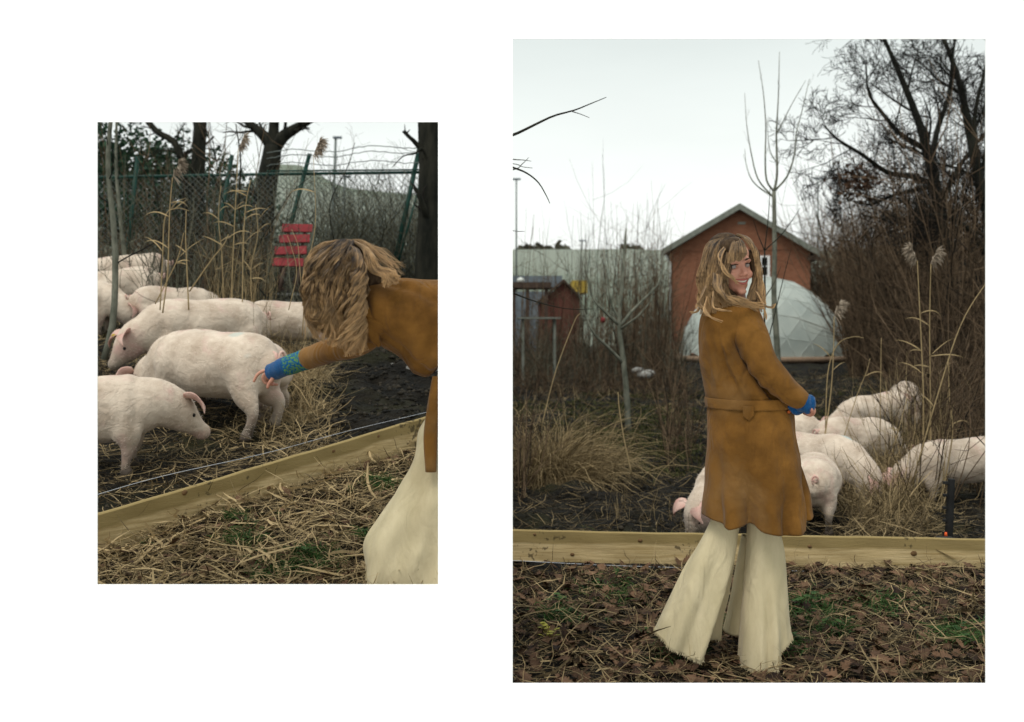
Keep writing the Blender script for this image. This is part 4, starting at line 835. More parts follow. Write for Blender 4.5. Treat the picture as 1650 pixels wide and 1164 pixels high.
def sat(f, bad):
    def g_(n):
        X_, Y_ = [], []
        while sum(map(len, X_)) < n:
            x, y = f(n); k_ = ~bad(x, y); X_.append(x[k_]); Y_.append(y[k_])
        return np.concatenate(X_)[:n], np.concatenate(Y_)[:n]
    return g_
bfx = lambda x, y: (y > 4.33+(x-La.x)*(Lb.y-La.y)/(Lb.x-La.x))      # beyond the slanting board
front_left = sat(wedge(100, 745, 3.55, 6.3), bfx)
b = MB(); straws(b, 9500, front_left, (.03, .20), (.0008, .0030), .045, .25, (.1, 1.15), .35); straws(b, 700, front_left, (.10, .30), (.003, .008), .06, .15, (.7, 1.2))
stuff(b, 'straw_litter', M_straw, 'pale chopped reed litter in front of the slanting board', 'straw')
b = MB(); straws(b, 6500, wedge(812, 1640, 3.55, 5.65), (.03, .20), (.0006, .0024), .045, .25, (0, .95), .35); straws(b, 500, wedge(812, 1640, 3.55, 5.65), (.12, .3), (.002, .006), .04, .12, (.2, .85))
stuff(b, 'straw_litter', M_straw, 'brown reed litter in front of the low board fence', 'straw')
pen_left = sat(wedge(100, 745, 4.4, 13), lambda x, y: (~bfx(x, y-.1)) | ((x/y*1650+825 > 510+rs.normal(0, 22, x.shape)) & (y > 6.0+rs.normal(0, .15, x.shape))))
b = MB(); straws(b, 7500, pen_left, (.06, .28), (.0012, .0035), .03, .2, (0, .95), .35); straws(b, 1100, sat(wedge(420, 535, 5.6, 9), lambda x, y: ~bfx(x, y-.1)), (.1, .35), (.001, .003), .10, .5, (.4, 1), .4)
straws(b, 800, wedge(430, 520, 6.8, 8.9), (.15, .42), (.001, .003), .12, .9, (.5, 1), .3)
stuff(b, 'straw_litter', M_straw, 'tangled dry stalks trodden into the mud round the left pigs', 'straw')
b = MB(); straws(b, 5200, wedge(812, 1640, 5.85, 13), (.06, .3), (.001, .003), .03, .25, (0, .6), .35); straws(b, 1300, wedge(1350, 1500, 6.2, 8.2), (.12, .4), (.0012, .0035), .14, .6, (.1, .8), .35)
straws(b, 700, wedge(1380, 1480, 6.6, 9.2), (.2, .6), (.0015, .004), .15, 1.1, (.2, .8), .25)
stuff(b, 'straw_litter', M_straw, 'dark trodden straw heap and stalks between the right-hand pigs', 'straw')
M_clod = mat('mud_clod', (.004, .004, .003), (.040, .033, .023), 30, .8, .6, 60, tint=True, spec=.12)
b = MB(); O8 = np.array([(1, 0, 0), (0, 1, 0), (-1, 0, 0), (0, -1, 0), (0, 0, 1), (0, 0, -1)], float); F8 = np.array([(0, 1, 4), (1, 2, 4), (2, 3, 4), (3, 0, 4), (1, 0, 5), (2, 1, 5), (3, 2, 5), (0, 3, 5)])
for nn, f_, mxs in ((5200, sat(wedge(430, 760, 5.2, 13), lambda x, y: ~bfx(x, y-.15)), .028), (2500, sat(wedge(110, 430, 4.6, 12), lambda x, y: ~bfx(x, y-.15)), .022), (8000, wedge(812, 1640, 5.95, 12), .022), (6500, wedge(812, 1640, 12, 34), .045)):
    x, y = f_(nn); z = gz(x, y); sz = rs.uniform(.25, 1, nn)**2*mxs*(1 if mxs < .04 else y/20); v = O8[None]*(rs.uniform(.5, 1.4, (nn, 6, 1)))*sz[:, None, None]*np.array([1.3, 1.1, .8]); a = rs.uniform(0, 6.28, nn); ca, sa = np.cos(a)[:, None], np.sin(a)[:, None]
    v = np.stack([v[..., 0]*ca-v[..., 1]*sa+x[:, None], v[..., 0]*sa+v[..., 1]*ca+y[:, None], v[..., 2]+z[:, None]], -1); b.add(v.reshape(-1, 3), (F8[None]+6*np.arange(nn)[:, None, None]).reshape(-1, 3), np.repeat(rs.rand(nn)**1.6, 6))
stuff(b, 'mud_clods', M_clod, 'crumbs and clods of churned black mud all over the pens', 'mud')
b = MB(); straws(b, 4200, wedge(812, 1480, 12.5, 34), (.15, .6), (.003, .008), .05, .3, (0, .7), .35); stuff(b, 'straw_litter', M_straw, 'thin straw scattered on the far mud in front of the dome', 'straw')
# upright dead grass in both pens
b = MB(); stems(90, wedge(340, 440, 8.6, 11), H(.5, 1.3), .10, .06, .0035, b, 3, sideL=.25); stems(130, wedge(1420, 1530, 7.4, 10), H(.5, 1.2), .25, .08, .0035, b, 2, sideL=.3); stems(70, wedge(425, 515, 7.2, 8.8), H(.2, .6), .3, .1, .002, b, 2)
stems(60, wedge(960, 1130, 6.3, 8), H(.08, .28), .35, .12, .002, b, 1); stems(40, wedge(1340, 1480, 6.5, 7.8), H(.3, .6), .3, .1, .003, b, 2)
stuff(b, 'dead_grass', M_straw, 'upright dead grass stalks growing through the pens', 'grass')
# tussock
b = MB(); n = 2600; th = rs.uniform(0, 2*np.pi, n); c = at(880, 760, 9.3); rr = np.abs(rs.normal(0, .28, n)); x = c.x+rr*np.cos(th)*1.1; y = c.y+rr*np.sin(th); z = gz(x, y)
d = np.stack([np.cos(th)*.55, np.sin(th)*.55, rs.uniform(.6, 1.5, n)], 1); Pp = np.zeros((n, 8, 3)); Pp[:, 0] = np.stack([x, y, z], 1); Ln = rs.uniform(.35, 1.0, n)
for i in range(7): d = d+rs.normal(0, .14, (n, 3)); d[:, 2] -= .27; d /= np.linalg.norm(d, axis=1, keepdims=True); Pp[:, i+1] = Pp[:, i]+d*(Ln/7)[:, None]
Pp[..., 2] = np.maximum(Pp[..., 2], gz(Pp[..., 0], Pp[..., 1])+.005); sv = rs.normal(0, 1, (n, 3)); sv /= np.linalg.norm(sv, axis=1, keepdims=True)
b.ribbons(Pp, np.tile(np.array([.003, .003, .003, .0028, .0025, .002, .0015, .0005]), (n, 1)), sv, rs.uniform(.1, .8, n)); stuff(b, 'grass_tussock', M_straw, 'big rounded tussock of dry grass at the left of the mud', 'grass')
# sparse green-brown grass on the mud
b = MB()
for (nn, f_) in ((5000, wedge(812, 1640, 9, 22)), (9000, wedge(820, 1130, 11, 22)), (4000, wedge(1290, 1480, 12, 26)), (1800, wedge(812, 1130, 6.2, 10)), (2500, wedge(140, 430, 8, 14)), (2500, wedge(960, 1130, 9.5, 14))):
    x, y = f_(nn); k_ = lump(x, y, .8)+rs.normal(0, .25, nn) > .15; x, y = x[k_], y[k_]; nn = len(x); z = gz(x, y); d = np.stack([rs.normal(0, .5, nn), rs.normal(0, .5, nn), np.ones(nn)], 1); L = rs.uniform(.03, .11, (nn, 1)); p0 = np.stack([x, y, z], 1); p1 = p0+d*L*.5; d2 = d*np.array([1.8, 1.8, .4]); p2 = p1+d2*L*.5
    sv = np.cross(d, rs.normal(0, 1, (nn, 3))); sv /= np.linalg.norm(sv, axis=1, keepdims=True); b.ribbons(np.stack([p0, p1, p2], 1), np.tile([.003, .0025, .0005], (nn, 1))*(1+y[:, None]/12), sv, rs.rand(nn))
stuff(b, 'short_grass', M_grass, 'sparse short grass tufts growing on the mud', 'grass')
b = MB()
for (nn, f_, cx, cy, rr) in ((900, None, 1545, 1030, 22), (700, None, 1300, 985, 24), (350, None, 1265, 1050, 18), (300, None, 985, 960, 30), (300, None, 1190, 1010, 14), (350, None, 1425, 975, 26), (300, None, 1340, 1020, 16), (250, None, 900, 1000, 20), (200, None, 1090, 1060, 20)):
    px_ = rs.normal(cx, rr, nn); py_ = np.clip(rs.normal(cy, rr*.45, nn), 925, 1095); y = 2145/(py_-540); x = (px_-825)/1650*y; z = gz(x, y)+.01; d = np.stack([rs.normal(0, .6, nn), rs.normal(0, .6, nn), np.ones(nn)], 1); L = rs.uniform(.02, .06, (nn, 1)); p0 = np.stack([x, y, z], 1); p1 = p0+d*L*.5; p2 = p1+d*np.array([1.8, 1.8, .3])*L*.5
    sv = np.cross(d, rs.normal(0, 1, (nn, 3))); sv /= np.linalg.norm(sv, axis=1, keepdims=True); b.ribbons(np.stack([p0, p1, p2], 1), np.tile([.002, .0022, .0004], (nn, 1)), sv, rs.rand(nn))
for (cx, cy, rr, nn) in ((505, 912, 22, 350), (612, 786, 14, 300), (390, 880, 16, 250), (380, 845, 10, 150), (590, 870, 8, 120), (440, 930, 20, 200)):
    px_ = rs.normal(cx, rr, nn); py_ = np.minimum(rs.normal(cy, rr*.5, nn), 938); y = 2640/(py_-291); x = (px_-825)/1650*y; z = gz(x, y)+.02; d = np.stack([rs.normal(0, .6, nn), rs.normal(0, .6, nn), np.ones(nn)], 1); L = rs.uniform(.02, .06, (nn, 1)); p0 = np.stack([x, y, z], 1); p1 = p0+d*L*.5; p2 = p1+d*np.array([1.8, 1.8, .3])*L*.5
    sv = np.cross(d, rs.normal(0, 1, (nn, 3))); sv /= np.linalg.norm(sv, axis=1, keepdims=True); b.ribbons(np.stack([p0, p1, p2], 1), np.tile([.002, .0022, .0004], (nn, 1)), sv, rs.rand(nn))
stuff(b, 'green_grass', M_green, 'small patches of fresh green grass and moss coming through the leaf litter', 'grass')
# fallen oak leaves: separate pieces of the ground
def leafmesh(seed):
    r = random.Random(seed); n = 7; L = 1.0; mb = MB(); rows = []
    for i in range(n*2-1):
        t_ = i/(n*2-2); w_ = (.10+.30*math.sin(min(t_*1.15, 1)*math.pi)**.8)*(1 if i % 2 else .52)*r.uniform(.85, 1.15); z_ = .10*math.sin(t_*3+seed)+.05*r.random(); cu = .35*w_*r.uniform(.5, 1.5)
        if i in (0, 2*n-2): w_ = .015
        rows += [(t_*L-.5, -w_, z_+cu), (t_*L-.5, 0, z_), (t_*L-.5, w_, z_+cu*r.uniform(.3, 1.2))]
    rows = np.array(rows); k = 2*n-1; idx = np.arange(k*3).reshape(k, 3); mb.add(rows, np.stack([idx[:-1, :-1], idx[:-1, 1:], idx[1:, 1:], idx[1:, :-1]], -1).reshape(-1, 4), r.uniform(.1, .95))
    o = mb.build('tmp', M_leafdry); me = o.data; bpy.data.objects.remove(o); me.name = 'fallen_leaf'; return me
LM = [leafmesh(i) for i in range(14)]
def leaves(n, f, sc):
    x, y = f(n); z = gz(x, y)
    for i in range(n):
        o = bpy.data.objects.new('fallen_leaf', rnd.choice(LM)); scene.collection.objects.link(o); s_ = rnd.uniform(*sc); o.scale = (s_, s_*rnd.uniform(.8, 1.1), s_)
        o.location = (x[i], y[i], z[i]+rnd.uniform(.008, .035)); o.rotation_euler = (rnd.gauss(0, .35), rnd.gauss(0, .3), rnd.uniform(0, 6.28)); o.parent = ground
leaves(215, wedge(822, 1600, 3.75, 5.6), (.04, .088)); leaves(85, sat(wedge(150, 720, 3.9, 6), bfx), (.04, .08))
def many_leaves(n, f, sc, name_label, th):
    b = MB(); x, y = f(n); z = gz(x, y)
    for i in range(n):
        me = LM[i % 14]; v = np.array([tuple(q.co) for q in me.vertices]); s_ = rnd.uniform(*sc); a = rnd.uniform(0, 6.28); v = v*s_; v = v @ np.array([[math.cos(a), math.sin(a), 0], [-math.sin(a), math.cos(a), 0], [0, 0, 1]]); v[:, 2] += v[:, 0]*rnd.gauss(0, .3)+v[:, 1]*rnd.gauss(0, .3)
        k = 13; idx = np.arange(k*3).reshape(k, 3); b.add(v+np.array([x[i], y[i], z[i]+rnd.uniform(.004, .03)]), np.stack([idx[:-1, :-1], idx[:-1, 1:], idx[1:, 1:], idx[1:, :-1]], -1).reshape(-1, 4), rnd.uniform(.0, .8))
    stuff(b, 'leaf_litter', M_leafdry, name_label, 'leaves')
many_leaves(1500, wedge(812, 1620, 3.55, 5.7), (.03, .085), 'layer of small brown oak leaves in front of the low board fence', 0)
many_leaves(500, front_left, (.03, .07), 'scattered small brown leaves in the pale reed litter', 0)
# green weeds
def weed(p, s_, label, yel=0, seed=0):
    r = random.Random(seed); b = MB(); n = r.randint(9, 16)
    for i in range(n):
        a = r.uniform(0, 6.28); R_ = s_*r.uniform(.1, 1)*.6; h_ = s_*r.uniform(.2, .8); c = np.array([math.cos(a)*R_, math.sin(a)*R_, h_]); b.tube([(0, 0, 0), tuple(c*.6), tuple(c)], .0015, 3, .4)
        ls = s_*r.uniform(.22, .42); k = 8; tl_ = r.uniform(-.4, .4); v = [c+np.array([math.cos(q+a)*ls*(1 if j % 2 else .75)*.55, math.sin(q+a)*ls*(1 if j % 2 else .75)*.5, tl_*math.cos(q)*ls*.5]) for j, q in enumerate(np.arange(k)*2*np.pi/k)]+[c-np.array([0, 0, ls*.08])]
        b.add(np.array(v), [np.array([(j, (j+1) % k, k) for j in range(k)])], r.uniform(.2, 1))
    o = b.build('weed', M_yelw if yel else M_green, smooth=False); o.location = p; tag(o, label, 'weed'); return o
M_yelw = mat('yellow_weed', (.38, .33, .06), (.25, .26, .05), 30, .6)
W = [(900, 983, .085, 'bright green weed left of the flared trouser hem', 0), (884, 1033, .08, 'yellowing little plant near the bottom left of the leaf litter', 1), (903, 1003, .06, 'darker green weed just below the bright green one', 0), (980, 1015, .05, 'pale blue-green seedling in the leaves left of the trousers', 0), (965, 950, .05, 'small weed just below the boards left of the trousers', 0), (1010, 948, .05, 'small weed below the boards beside the trouser leg', 0), (1037, 1030, .05, 'thin seedling nearest the left trouser hem', 0),
     (1300, 985, .11, 'large dark green weed right of the trousers', 0), (1268, 1045, .10, 'dark green weed touching the right trouser hem', 0), (1340, 1022, .08, 'green weed two steps right of the right hem', 0), (1423, 973, .06, 'small dark weed in the middle of the right leaf litter', 0), (1540, 1025, .07, 'weed in the mossy patch near the right edge', 0), (1555, 1045, .06, 'lowest weed in the mossy patch near the right edge', 0), (1445, 1000, .045, 'tiny weed between oak leaves right of centre', 0), (1425, 1083, .04, 'seedling at the bottom right of the leaf litter', 0)]
for i, (px, py, s_, lb, yl) in enumerate(W): Yq = 2145/(py-540); x_ = (px-825)/1650*Yq; weed((x_, Yq, float(gz(x_, Yq))+.01), s_, lb, yl, i)
W2 = [(380, 842, .05, 'green weed under the middle of the slanting board'), (405, 855, .06, 'leafy weed just below the slanting board'), (390, 885, .07, 'weed at the centre of the pale litter'), (430, 870, .05, 'green shoots right of the centre weed'), (610, 786, .07, 'bright green weed just left of the trouser knee'), (590, 870, .06, 'weed beside the widest part of the trouser leg'), (487, 912, .08, 'darkest green weed at the bottom of the left litter'), (450, 838, .05, 'small weed in the reeds below the board'), (565, 800, .05, 'weed halfway between board and trouser leg'), (412, 930, .05, 'grassy weed at the bottom edge left of the dark one'), (235, 882, .05, 'weed tucked under the near end of the slanting board'), (540, 905, .05, 'small weed left of the trouser hem')]
for i, (px, py, s_, lb) in enumerate(W2): c = gl(px, py); weed((c.x, c.y, float(gz(c.x, c.y))+.01), s_, lb, 0, 50+i)
# ------------------------------------------------------------ the two women
M_blue = mat('blue_knit', (.004, .050, .155), (.006, .075, .21), 60, .9, .9, 260, sheen=.2, bdist=.003)
M_bluegreen = mat('patterned_knit', (.006, .075, .20), (.009, .10, .26), 60, .9, .9, 260, c3=(.11, .24, .06), s3=105, t3=(.48, .54), bdist=.003, detail=2)
M_button = mat('orange_button', (.5, .12, .03), rough=.4)
def garment(rows, Y0, name, m, parent, n=44, k=96, disp=None, hem=None, top=None, sup=.85, thick=.004, tint=None):
    C = catmull([(r_[0], r_[1], r_[2]) for r_ in rows], n); D = catmull([(r_[3], r_[4] if len(r_) > 4 else 0, 0) for r_ in rows], n)
    th = np.arange(k)*2*np.pi/k; s_ = Y0/1650; V = np.zeros((n, k, 3)); PX = np.zeros((n, k)); PY = np.zeros((n, k)); OUT = np.zeros((n, k, 3))
    for i in range(n):
        cx = (C[i, 1]+C[i, 2])/2; hw = (C[i, 2]-C[i, 1])/2; c_, s2 = np.cos(th), np.sin(th); cc = np.sign(c_)*np.abs(c_)**sup; sc_ = np.sign(s2)*np.abs(s2)**sup
        px = cx+hw*cc; py = np.full(k, C[i, 0]); f = i/(n-1)
        if hem is not None: py = py+hem(px)*max(0, (f-.55)/.45)**1.5*(1 if True else 0)
        if top is not None: py = py+top(px)*max(0, (.3-f)/.3)
        y = Y0+D[i, 1]-D[i, 0]*sc_; PX[i] = px; PY[i] = py
        V[i] = np.stack([(px-825)*s_, y, 1.3-(py-540)*s_], 1); OUT[i] = np.stack([c_, -s2, 0*c_], 1)
    if disp is not None: V += OUT*disp(PX, PY, OUT[..., 1] < 0)[..., None]
    b = MB(); idx = np.arange(n*k).reshape(n, k); nx = np.roll(idx, -1, 1)
    b.add(V.reshape(-1, 3), np.stack([idx[:-1], idx[1:], nx[1:], nx[:-1]], -1).reshape(-1, 4)[:, ::-1])
    o = b.build(name, m); child(o, parent)
    if thick: md = o.modifiers.new('thickness', 'SOLIDIFY'); md.thickness = thick; md.offset = -1
    return o, V
def sleeve(path, name, m, parent, Y0, n=40, k=32, disp=None):
    C = catmull([(*at(p[0], p[1], Y0+p[2]),) for p in path], n); rr = catmull([(p[3], p[4] if len(p) > 4 else p[3], 0) for p in path], n)
    T = np.gradient(C, axis=0); T /= np.linalg.norm(T, axis=1, keepdims=True); Yv = np.array([0, 1., 0]); U = np.cross(T, Yv); U /= np.linalg.norm(U, axis=1, keepdims=True); V_ = np.cross(U, T)
    a = np.arange(k)*2*np.pi/k; t_ = np.linspace(0, 1, n)[:, None]; f = 1+(disp(t_, a[None]) if disp else 0*t_*a[None])
    v = C[:, None]+U[:, None]*(np.cos(a)[None]*rr[:, :1]*f)[..., None]+V_[:, None]*(np.sin(a)[None]*rr[:, 1:2]*f)[..., None]
    b = MB(); idx = np.arange(n*k).reshape(n, k); nx = np.roll(idx, -1, 1); b.add(v.reshape(-1, 3), [np.stack([idx[:-1], idx[1:], nx[1:], nx[:-1]], -1).reshape(-1, 4), idx[:1]])
    o = b.build(name, m); child(o, parent); md = o.modifiers.new('thickness', 'SOLIDIFY'); md.thickness = .003; md.offset = 0; return o
gauss = lambda x, c, w_: np.exp(-((x-c)/w_)**2)
def fray(pts, parent, m, n=260, L=.012):
    pts = np.array(pts); i = rs.randint(0, len(pts)-1, n); t_ = rs.rand(n)[:, None]; p = pts[i]*(1-t_)+pts[i+1]*t_; d = np.stack([rs.normal(0, .5, n), rs.normal(0, .3, n), -np.ones(n)], 1); d /= np.linalg.norm(d, axis=1, keepdims=True)
    ln = rs.uniform(.3, 1, (n, 1))*L; b = MB(); b.ribbons(np.stack([p+[0, 0, .004], p+d*ln*.5, p+d*ln], 1), np.tile([.0022, .0016, .0006], (n, 1)), np.tile([1., 0, 0], (n, 1)), .5)
    o = b.build('frayed_hem', m, smooth=False); child(o, parent); o['kind'] = 'stuff'
class Hair:
    def __init__(s, Y0): s.b = MB(); s.Y0 = Y0
    def lock(s, pts, width=.010, n=26, wave=.004, freq=2.5, t0=.2, t1=.8, rad=.0011, off=None):
        C = catmull([tuple(at(p[0], p[1], s.Y0+p[2])) for p in pts], 22); L = np.linalg.norm(np.diff(C, axis=0), axis=1).sum(); t = np.linspace(0, 1, 22)
        ph = rnd.uniform(0, 6.28); lo = rnd.uniform(-.34, .26) if off is None else off; A_ = np.zeros((n, 22, 3)); prof_ = (.35+.65*np.sin(np.minimum(t*1.5, 1)*np.pi/2))*(1-.45*t**3)
        base = wave*np.minimum(t*2.5, 1)
        cw = np.stack([np.sin(freq*L*22*t+ph), .8*np.cos(freq*L*22*t+ph), .3*np.sin(freq*L*15*t+ph)], 1)*base[:, None]
        o_ = rs.normal(0, 1, (n, 3))*width*np.array([.55, .45, .4]); ph2 = rs.uniform(0, 6.28, (n, 1)); fz = rs.uniform(.2, 1, (n, 1))*wave*.5
        A_ = C[None]+cw[None]+o_[:, None]*prof_[None, :, None]; A_[..., 0] += fz*np.sin(t[None]*9+ph2)*t[None]; A_[..., 1] += fz*np.cos(t[None]*8+ph2)*t[None]
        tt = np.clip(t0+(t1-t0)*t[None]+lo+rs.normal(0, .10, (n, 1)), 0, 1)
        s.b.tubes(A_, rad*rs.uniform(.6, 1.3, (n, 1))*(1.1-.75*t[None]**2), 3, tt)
    def done(s, parent): o = child(s.b.build('hair', M_hair), parent); return o

# ---- the standing woman
Y0 = 4.05; K = 1650/Y0
w1 = empty('person', (at(1190, 540, Y0).x, Y0, 0), 'woman in a brown suede coat and cream flared trousers smiling back over her shoulder', 'person', 'women in brown coats')
W3 = lambda px, py, dy=0: at(px, py, Y0+dy)
yaw, roll = R(21), R(-7); F = Vector((math.sin(yaw), -math.cos(yaw), 0)); Rt = Vector((math.cos(yaw), math.sin(yaw), 0)); Up = Vector((0, 0, 1))
Rt, Up = Rt*math.cos(roll)-Up*math.sin(roll), Up*math.cos(roll)+Rt*math.sin(roll)
pit = R(4); F, Up = F*math.cos(pit)-Up*math.sin(pit), Up*math.cos(pit)+F*math.sin(pit)
eye_mid = W3(1195.5, 428.5, -.08); HC = eye_mid-F*.080
HL = lambda x, y, z: HC+Rt*x+F*y+Up*z
Mh = np.array([tuple(Rt), tuple(F), tuple(Up)]).T
hb_blobs = [(HL(0, -.012, .026), (.072, .090, .095), Mh), (HL(0, .028, -.018), (.062, .056, .082), Mh), (HL(0, .030, -.072), (.046, .046, .040), Mh), (HL(0, .068, -.101), (.020, .016, .014), Mh),
            (HL(.036, .060, -.036), (.021, .020, .020), Mh), (HL(-.036, .060, -.036), (.021, .020, .020), Mh), (HL(0, .060, .045), (.048, .022, .040), Mh), (HL(.012, .088, -.036), (.0075, .008, .006), Mh), (HL(-.012, .088, -.036), (.0075, .008, .006), Mh),
            (HL(0, .064, -.062), (.030, .022, .022), Mh)]
chs = [[(HL(0, .076, .012), .008), (HL(0, .087, -.012), .0085), (HL(0, .098, -.031), .011)],
       [(HL(-.044, .066, .016), .008), (HL(-.026, .079, .022), .0085), (HL(-.010, .082, .016), .007)], [(HL(.044, .066, .016), .008), (HL(.026, .079, .022), .0085), (HL(.010, .082, .016), .007)],
       [(HL(0, -.012, -.05), .052), (W3(1181, 478, .01), .050), (W3(1180, 498, .01), .062)],
       [(W3(1180, 505, .02), .085, .05), (W3(1172, 560, .03), .085, .05), (W3(1185, 640, .03), .09, .05), (W3(1206, 720, .02), .15, .10)],
       [(W3(1206, 515, -.04), .055), (W3(1218, 570, -.08), .045), (W3(1236, 598, -.10), .038), (W3(1268, 628, -.10), .030), (W3(1290, 645, -.10), .024), (W3(1299, 650, -.10), .022)],
       [(W3(1154, 515, .05), .045), (W3(1156, 580, .12), .04), (W3(1190, 620, .24), .035), (W3(1215, 640, .28), .026)],
       [(W3(1184, 720, .02), .075), (W3(1170, 860, .02), .045), (W3(1145, 960, .03), .040), (W3(1120, 1040, .03), .040)],
       [(W3(1228, 720, .02), .075), (W3(1230, 860, .0), .045), (W3(1230, 960, -.02), .040), (W3(1228, 1045, -.03), .040)]]
# right hand: palm and five curled fingers inside the cuff
pw = W3(1300, 652, -.10)
chs.append([(W3(1296, 649, -.10), .018, .024), (W3(1303, 656, -.10), .016, .026)])
for j in range(4):
    q = pw+Vector((.010, -.018+.014*j, -.006)); chs.append([(q, .0078), (q+Vector((.014, 0, -.016)), .0074), (q+Vector((.004, 0, -.034)), .007), (q+Vector((-.014, 0, -.030)), .0065)])
chs.append([(pw+Vector((-.012, -.024, 0)), .009), (pw+Vector((.006, -.036, -.016)), .008), (pw+Vector((.012, -.030, -.030)), .007)])
me = fuse(chs, .0045, 2, hb_blobs)
n_ = len(me.vertices); co = np.empty(n_*3, np.float32); me.vertices.foreach_get('co', co); co = co.reshape(-1, 3); lc = (co-np.array(tuple(HC))) @ Mh
f_ = lc[:, 1] > .03
for sx in (-1, 1):
    q = ((lc[:, 0]-sx*.0305)/.017)**2+((lc[:, 2]+.001)/.0105)**2; lc[:, 1] -= np.where(f_ & (q < 1), .0105*(1-q)**.6, 0)
q = (lc[:, 0]/.024)**2+((lc[:, 2]+.0615-.0045*(lc[:, 0]/.024)**2)/.0065)**2; lc[:, 1] -= np.where(f_ & (q < 1), .009*(1-q)**.5, 0)
co = (lc @ Mh.T+np.array(tuple(HC))).astype(np.float32); me.vertices.foreach_set('co', co.ravel()); me.update()
body1 = child(obj_from(me, 'body', M_skin), w1)
for sx in (-1, 1):
    me = fuse([], .002, 1, [(HL(sx*.0305, .0670, -.001), (.0115, .0105, .0095), Mh)]); eo = child(obj_from(me, 'eye', M_eye), w1)
    me = fuse([], .0012, 1, [(HL(sx*.0305+.001, .0780, -.0005), (.0078, .0040, .0078), Mh)]); io = obj_from(me, 'iris', M_iris, eo); io.matrix_parent_inverse = eo.matrix_parent_inverse
    m = MB(); m.tubes(np.array([[tuple(HL(sx*(.012+.036*t), .0795-.014*t*t, .0065+.0035*math.sin(t*3.1)-.007*t)) for t in np.linspace(0, 1, 10)]]), np.full((1, 10), .0016), 5); child(m.build('upper_eyelid', M_iris), w1)
    m = MB(); m.tubes(np.array([[tuple(HL(sx*(.010+.038*t), .0885-.020*t*t, .0205+.005*math.sin(t*2.6))) for t in np.linspace(0, 1, 10)]]), np.array([[.002, .0032, .0036, .0036, .0034, .003, .0027, .0022, .0018, .001]]), 5); child(m.build('eyebrow', M_brow), w1)
ul = MB(); t = np.linspace(-1, 1, 15); ul.tubes(np.array([[tuple(HL(.0265*a_, .0865-.014*a_*a_, -.0545+.0035*a_*a_)) for a_ in t]]), (.0022+.0016*np.cos(t*1.5))[None], 6); child(ul.build('upper_lip', M_lip), w1)
ll = MB(); ll.tubes(np.array([[tuple(HL(.0255*a_, .0865-.014*a_*a_, -.0695+.013*a_*a_)) for a_ in t]]), (.0020+.0024*np.cos(t*1.5))[None], 6); child(ll.build('lower_lip', M_lip), w1)
for j in range(-4, 5):
    m = MB(); c = HL(.0045*j, .0815-.014*(j/6)**2, -.0600); m.box((0, 0, 0), (.0021, .002, .0042)); m.v[0] = (m.v[0] @ Mh.T)+np.array(tuple(c)); child(m.build('tooth', M_tooth, smooth=False), w1)
for px, dy in ((1120, -.02), (1228, -.07)):
    me = fuse([[(Vector((W3(px, 1060).x, Y0+dy+.02, .045)), .035, .045), (Vector((W3(px, 1060).x+.01, Y0+dy-.02+.1, .035)), .038, .036), (Vector((W3(px, 1060).x+.015, Y0+dy+.17, .03)), .032, .028)]], .006, 3); child(obj_from(me, 'shoe', M_shoe), w1)
# coat
def skirt_disp(px, py, front):
    f = np.clip((py-690)/150, 0, 1); d = -.040*gauss(px, 1196-4*f, 11)*np.clip((py-740)/90, 0, 1)**1.2+.016*f*gauss(px, 1166, 14)+.020*f*gauss(px, 1228, 16)-.020*gauss(px, 1249, 8)*np.clip((py-760)/80, 0, 1)+.012*f*gauss(px, 1268, 10)-.016*np.clip((py-700)/140, 0, 1)*gauss(px, 1150, 6)
    d += -.014*gauss(px, 1287+.05*(py-760), 3.5)*np.clip((py-665)/60, 0, 1)
    d = d*1.3+.003*np.sin(px*.09+py*.035)*np.sin(py*.05+1)+.002*np.sin(px*.21-py*.09)
    d += -.014*gauss(py, 683, 20)*gauss(px, 1185, 20)*0+.006*gauss(py, 700, 25)*gauss(px, 1165, 20)
    return np.where(front, d, .5*d)
hx_ = lambda xs_, ys_, base: (lambda px: np.interp(px, xs_, ys_)-base)
sk, Vs = garment([(648, 1139, 1274, .115), (665, 1140, 1277, .125), (700, 1141, 1282, .145), (750, 1138, 1291, .155), (800, 1135, 1302, .165), (845, 1132, 1309, .17)], Y0, 'coat_skirt', M_suede, w1, n=70, k=140, disp=skirt_disp,
                 hem=hx_([1130, 1136, 1165, 1180, 1190, 1202, 1206, 1215, 1250, 1272, 1287, 1291, 1308], [828, 829, 843, 838, 834, 836, 842, 846, 852, 850, 845, 832, 828], 845))
def up_disp(px, py, front):
    d = .0025*np.sin(px*.07+py*.05)
    for (ax, ay, bx_, by_, w_, am) in ((1174, 548, 1246, 648, 7, -.040), (1160, 560, 1222, 650, 4, .012), (1182, 560, 1250, 640, 5, -.014), (1168, 548, 1235, 632, 6, .010), (1172, 575, 1215, 640, 4, -.010), (1160, 575, 1195, 640, 5, .007), (1150, 540, 1172, 640, 4, -.006), (1140, 560, 1152, 640, 4, .005), (1140, 530, 1146, 600, 4, -.004), (1165, 590, 1184, 640, 3, -.006), (1150, 520, 1168, 600, 4, .005)):
        L2 = (bx_-ax)**2+(by_-ay)**2; t = ((px-ax)*(bx_-ax)+(py-ay)*(by_-ay))/L2; dist = np.abs((px-ax)*(by_-ay)-(py-ay)*(bx_-ax))/math.sqrt(L2); d += am*gauss(dist, 0, w_)*np.clip(1.2-np.abs(t-.5)*2, 0, 1)
    d = d*2.0; d += -.004*gauss(px, 1199, 1.6)*(py > 615)+.004*gauss(py, 632, 8)-.06*np.clip((px-(1186+(py-545)*.72))/14, 0, 1)*np.clip((py-525)/30, 0, 1)
    return np.where(front, d, 0)
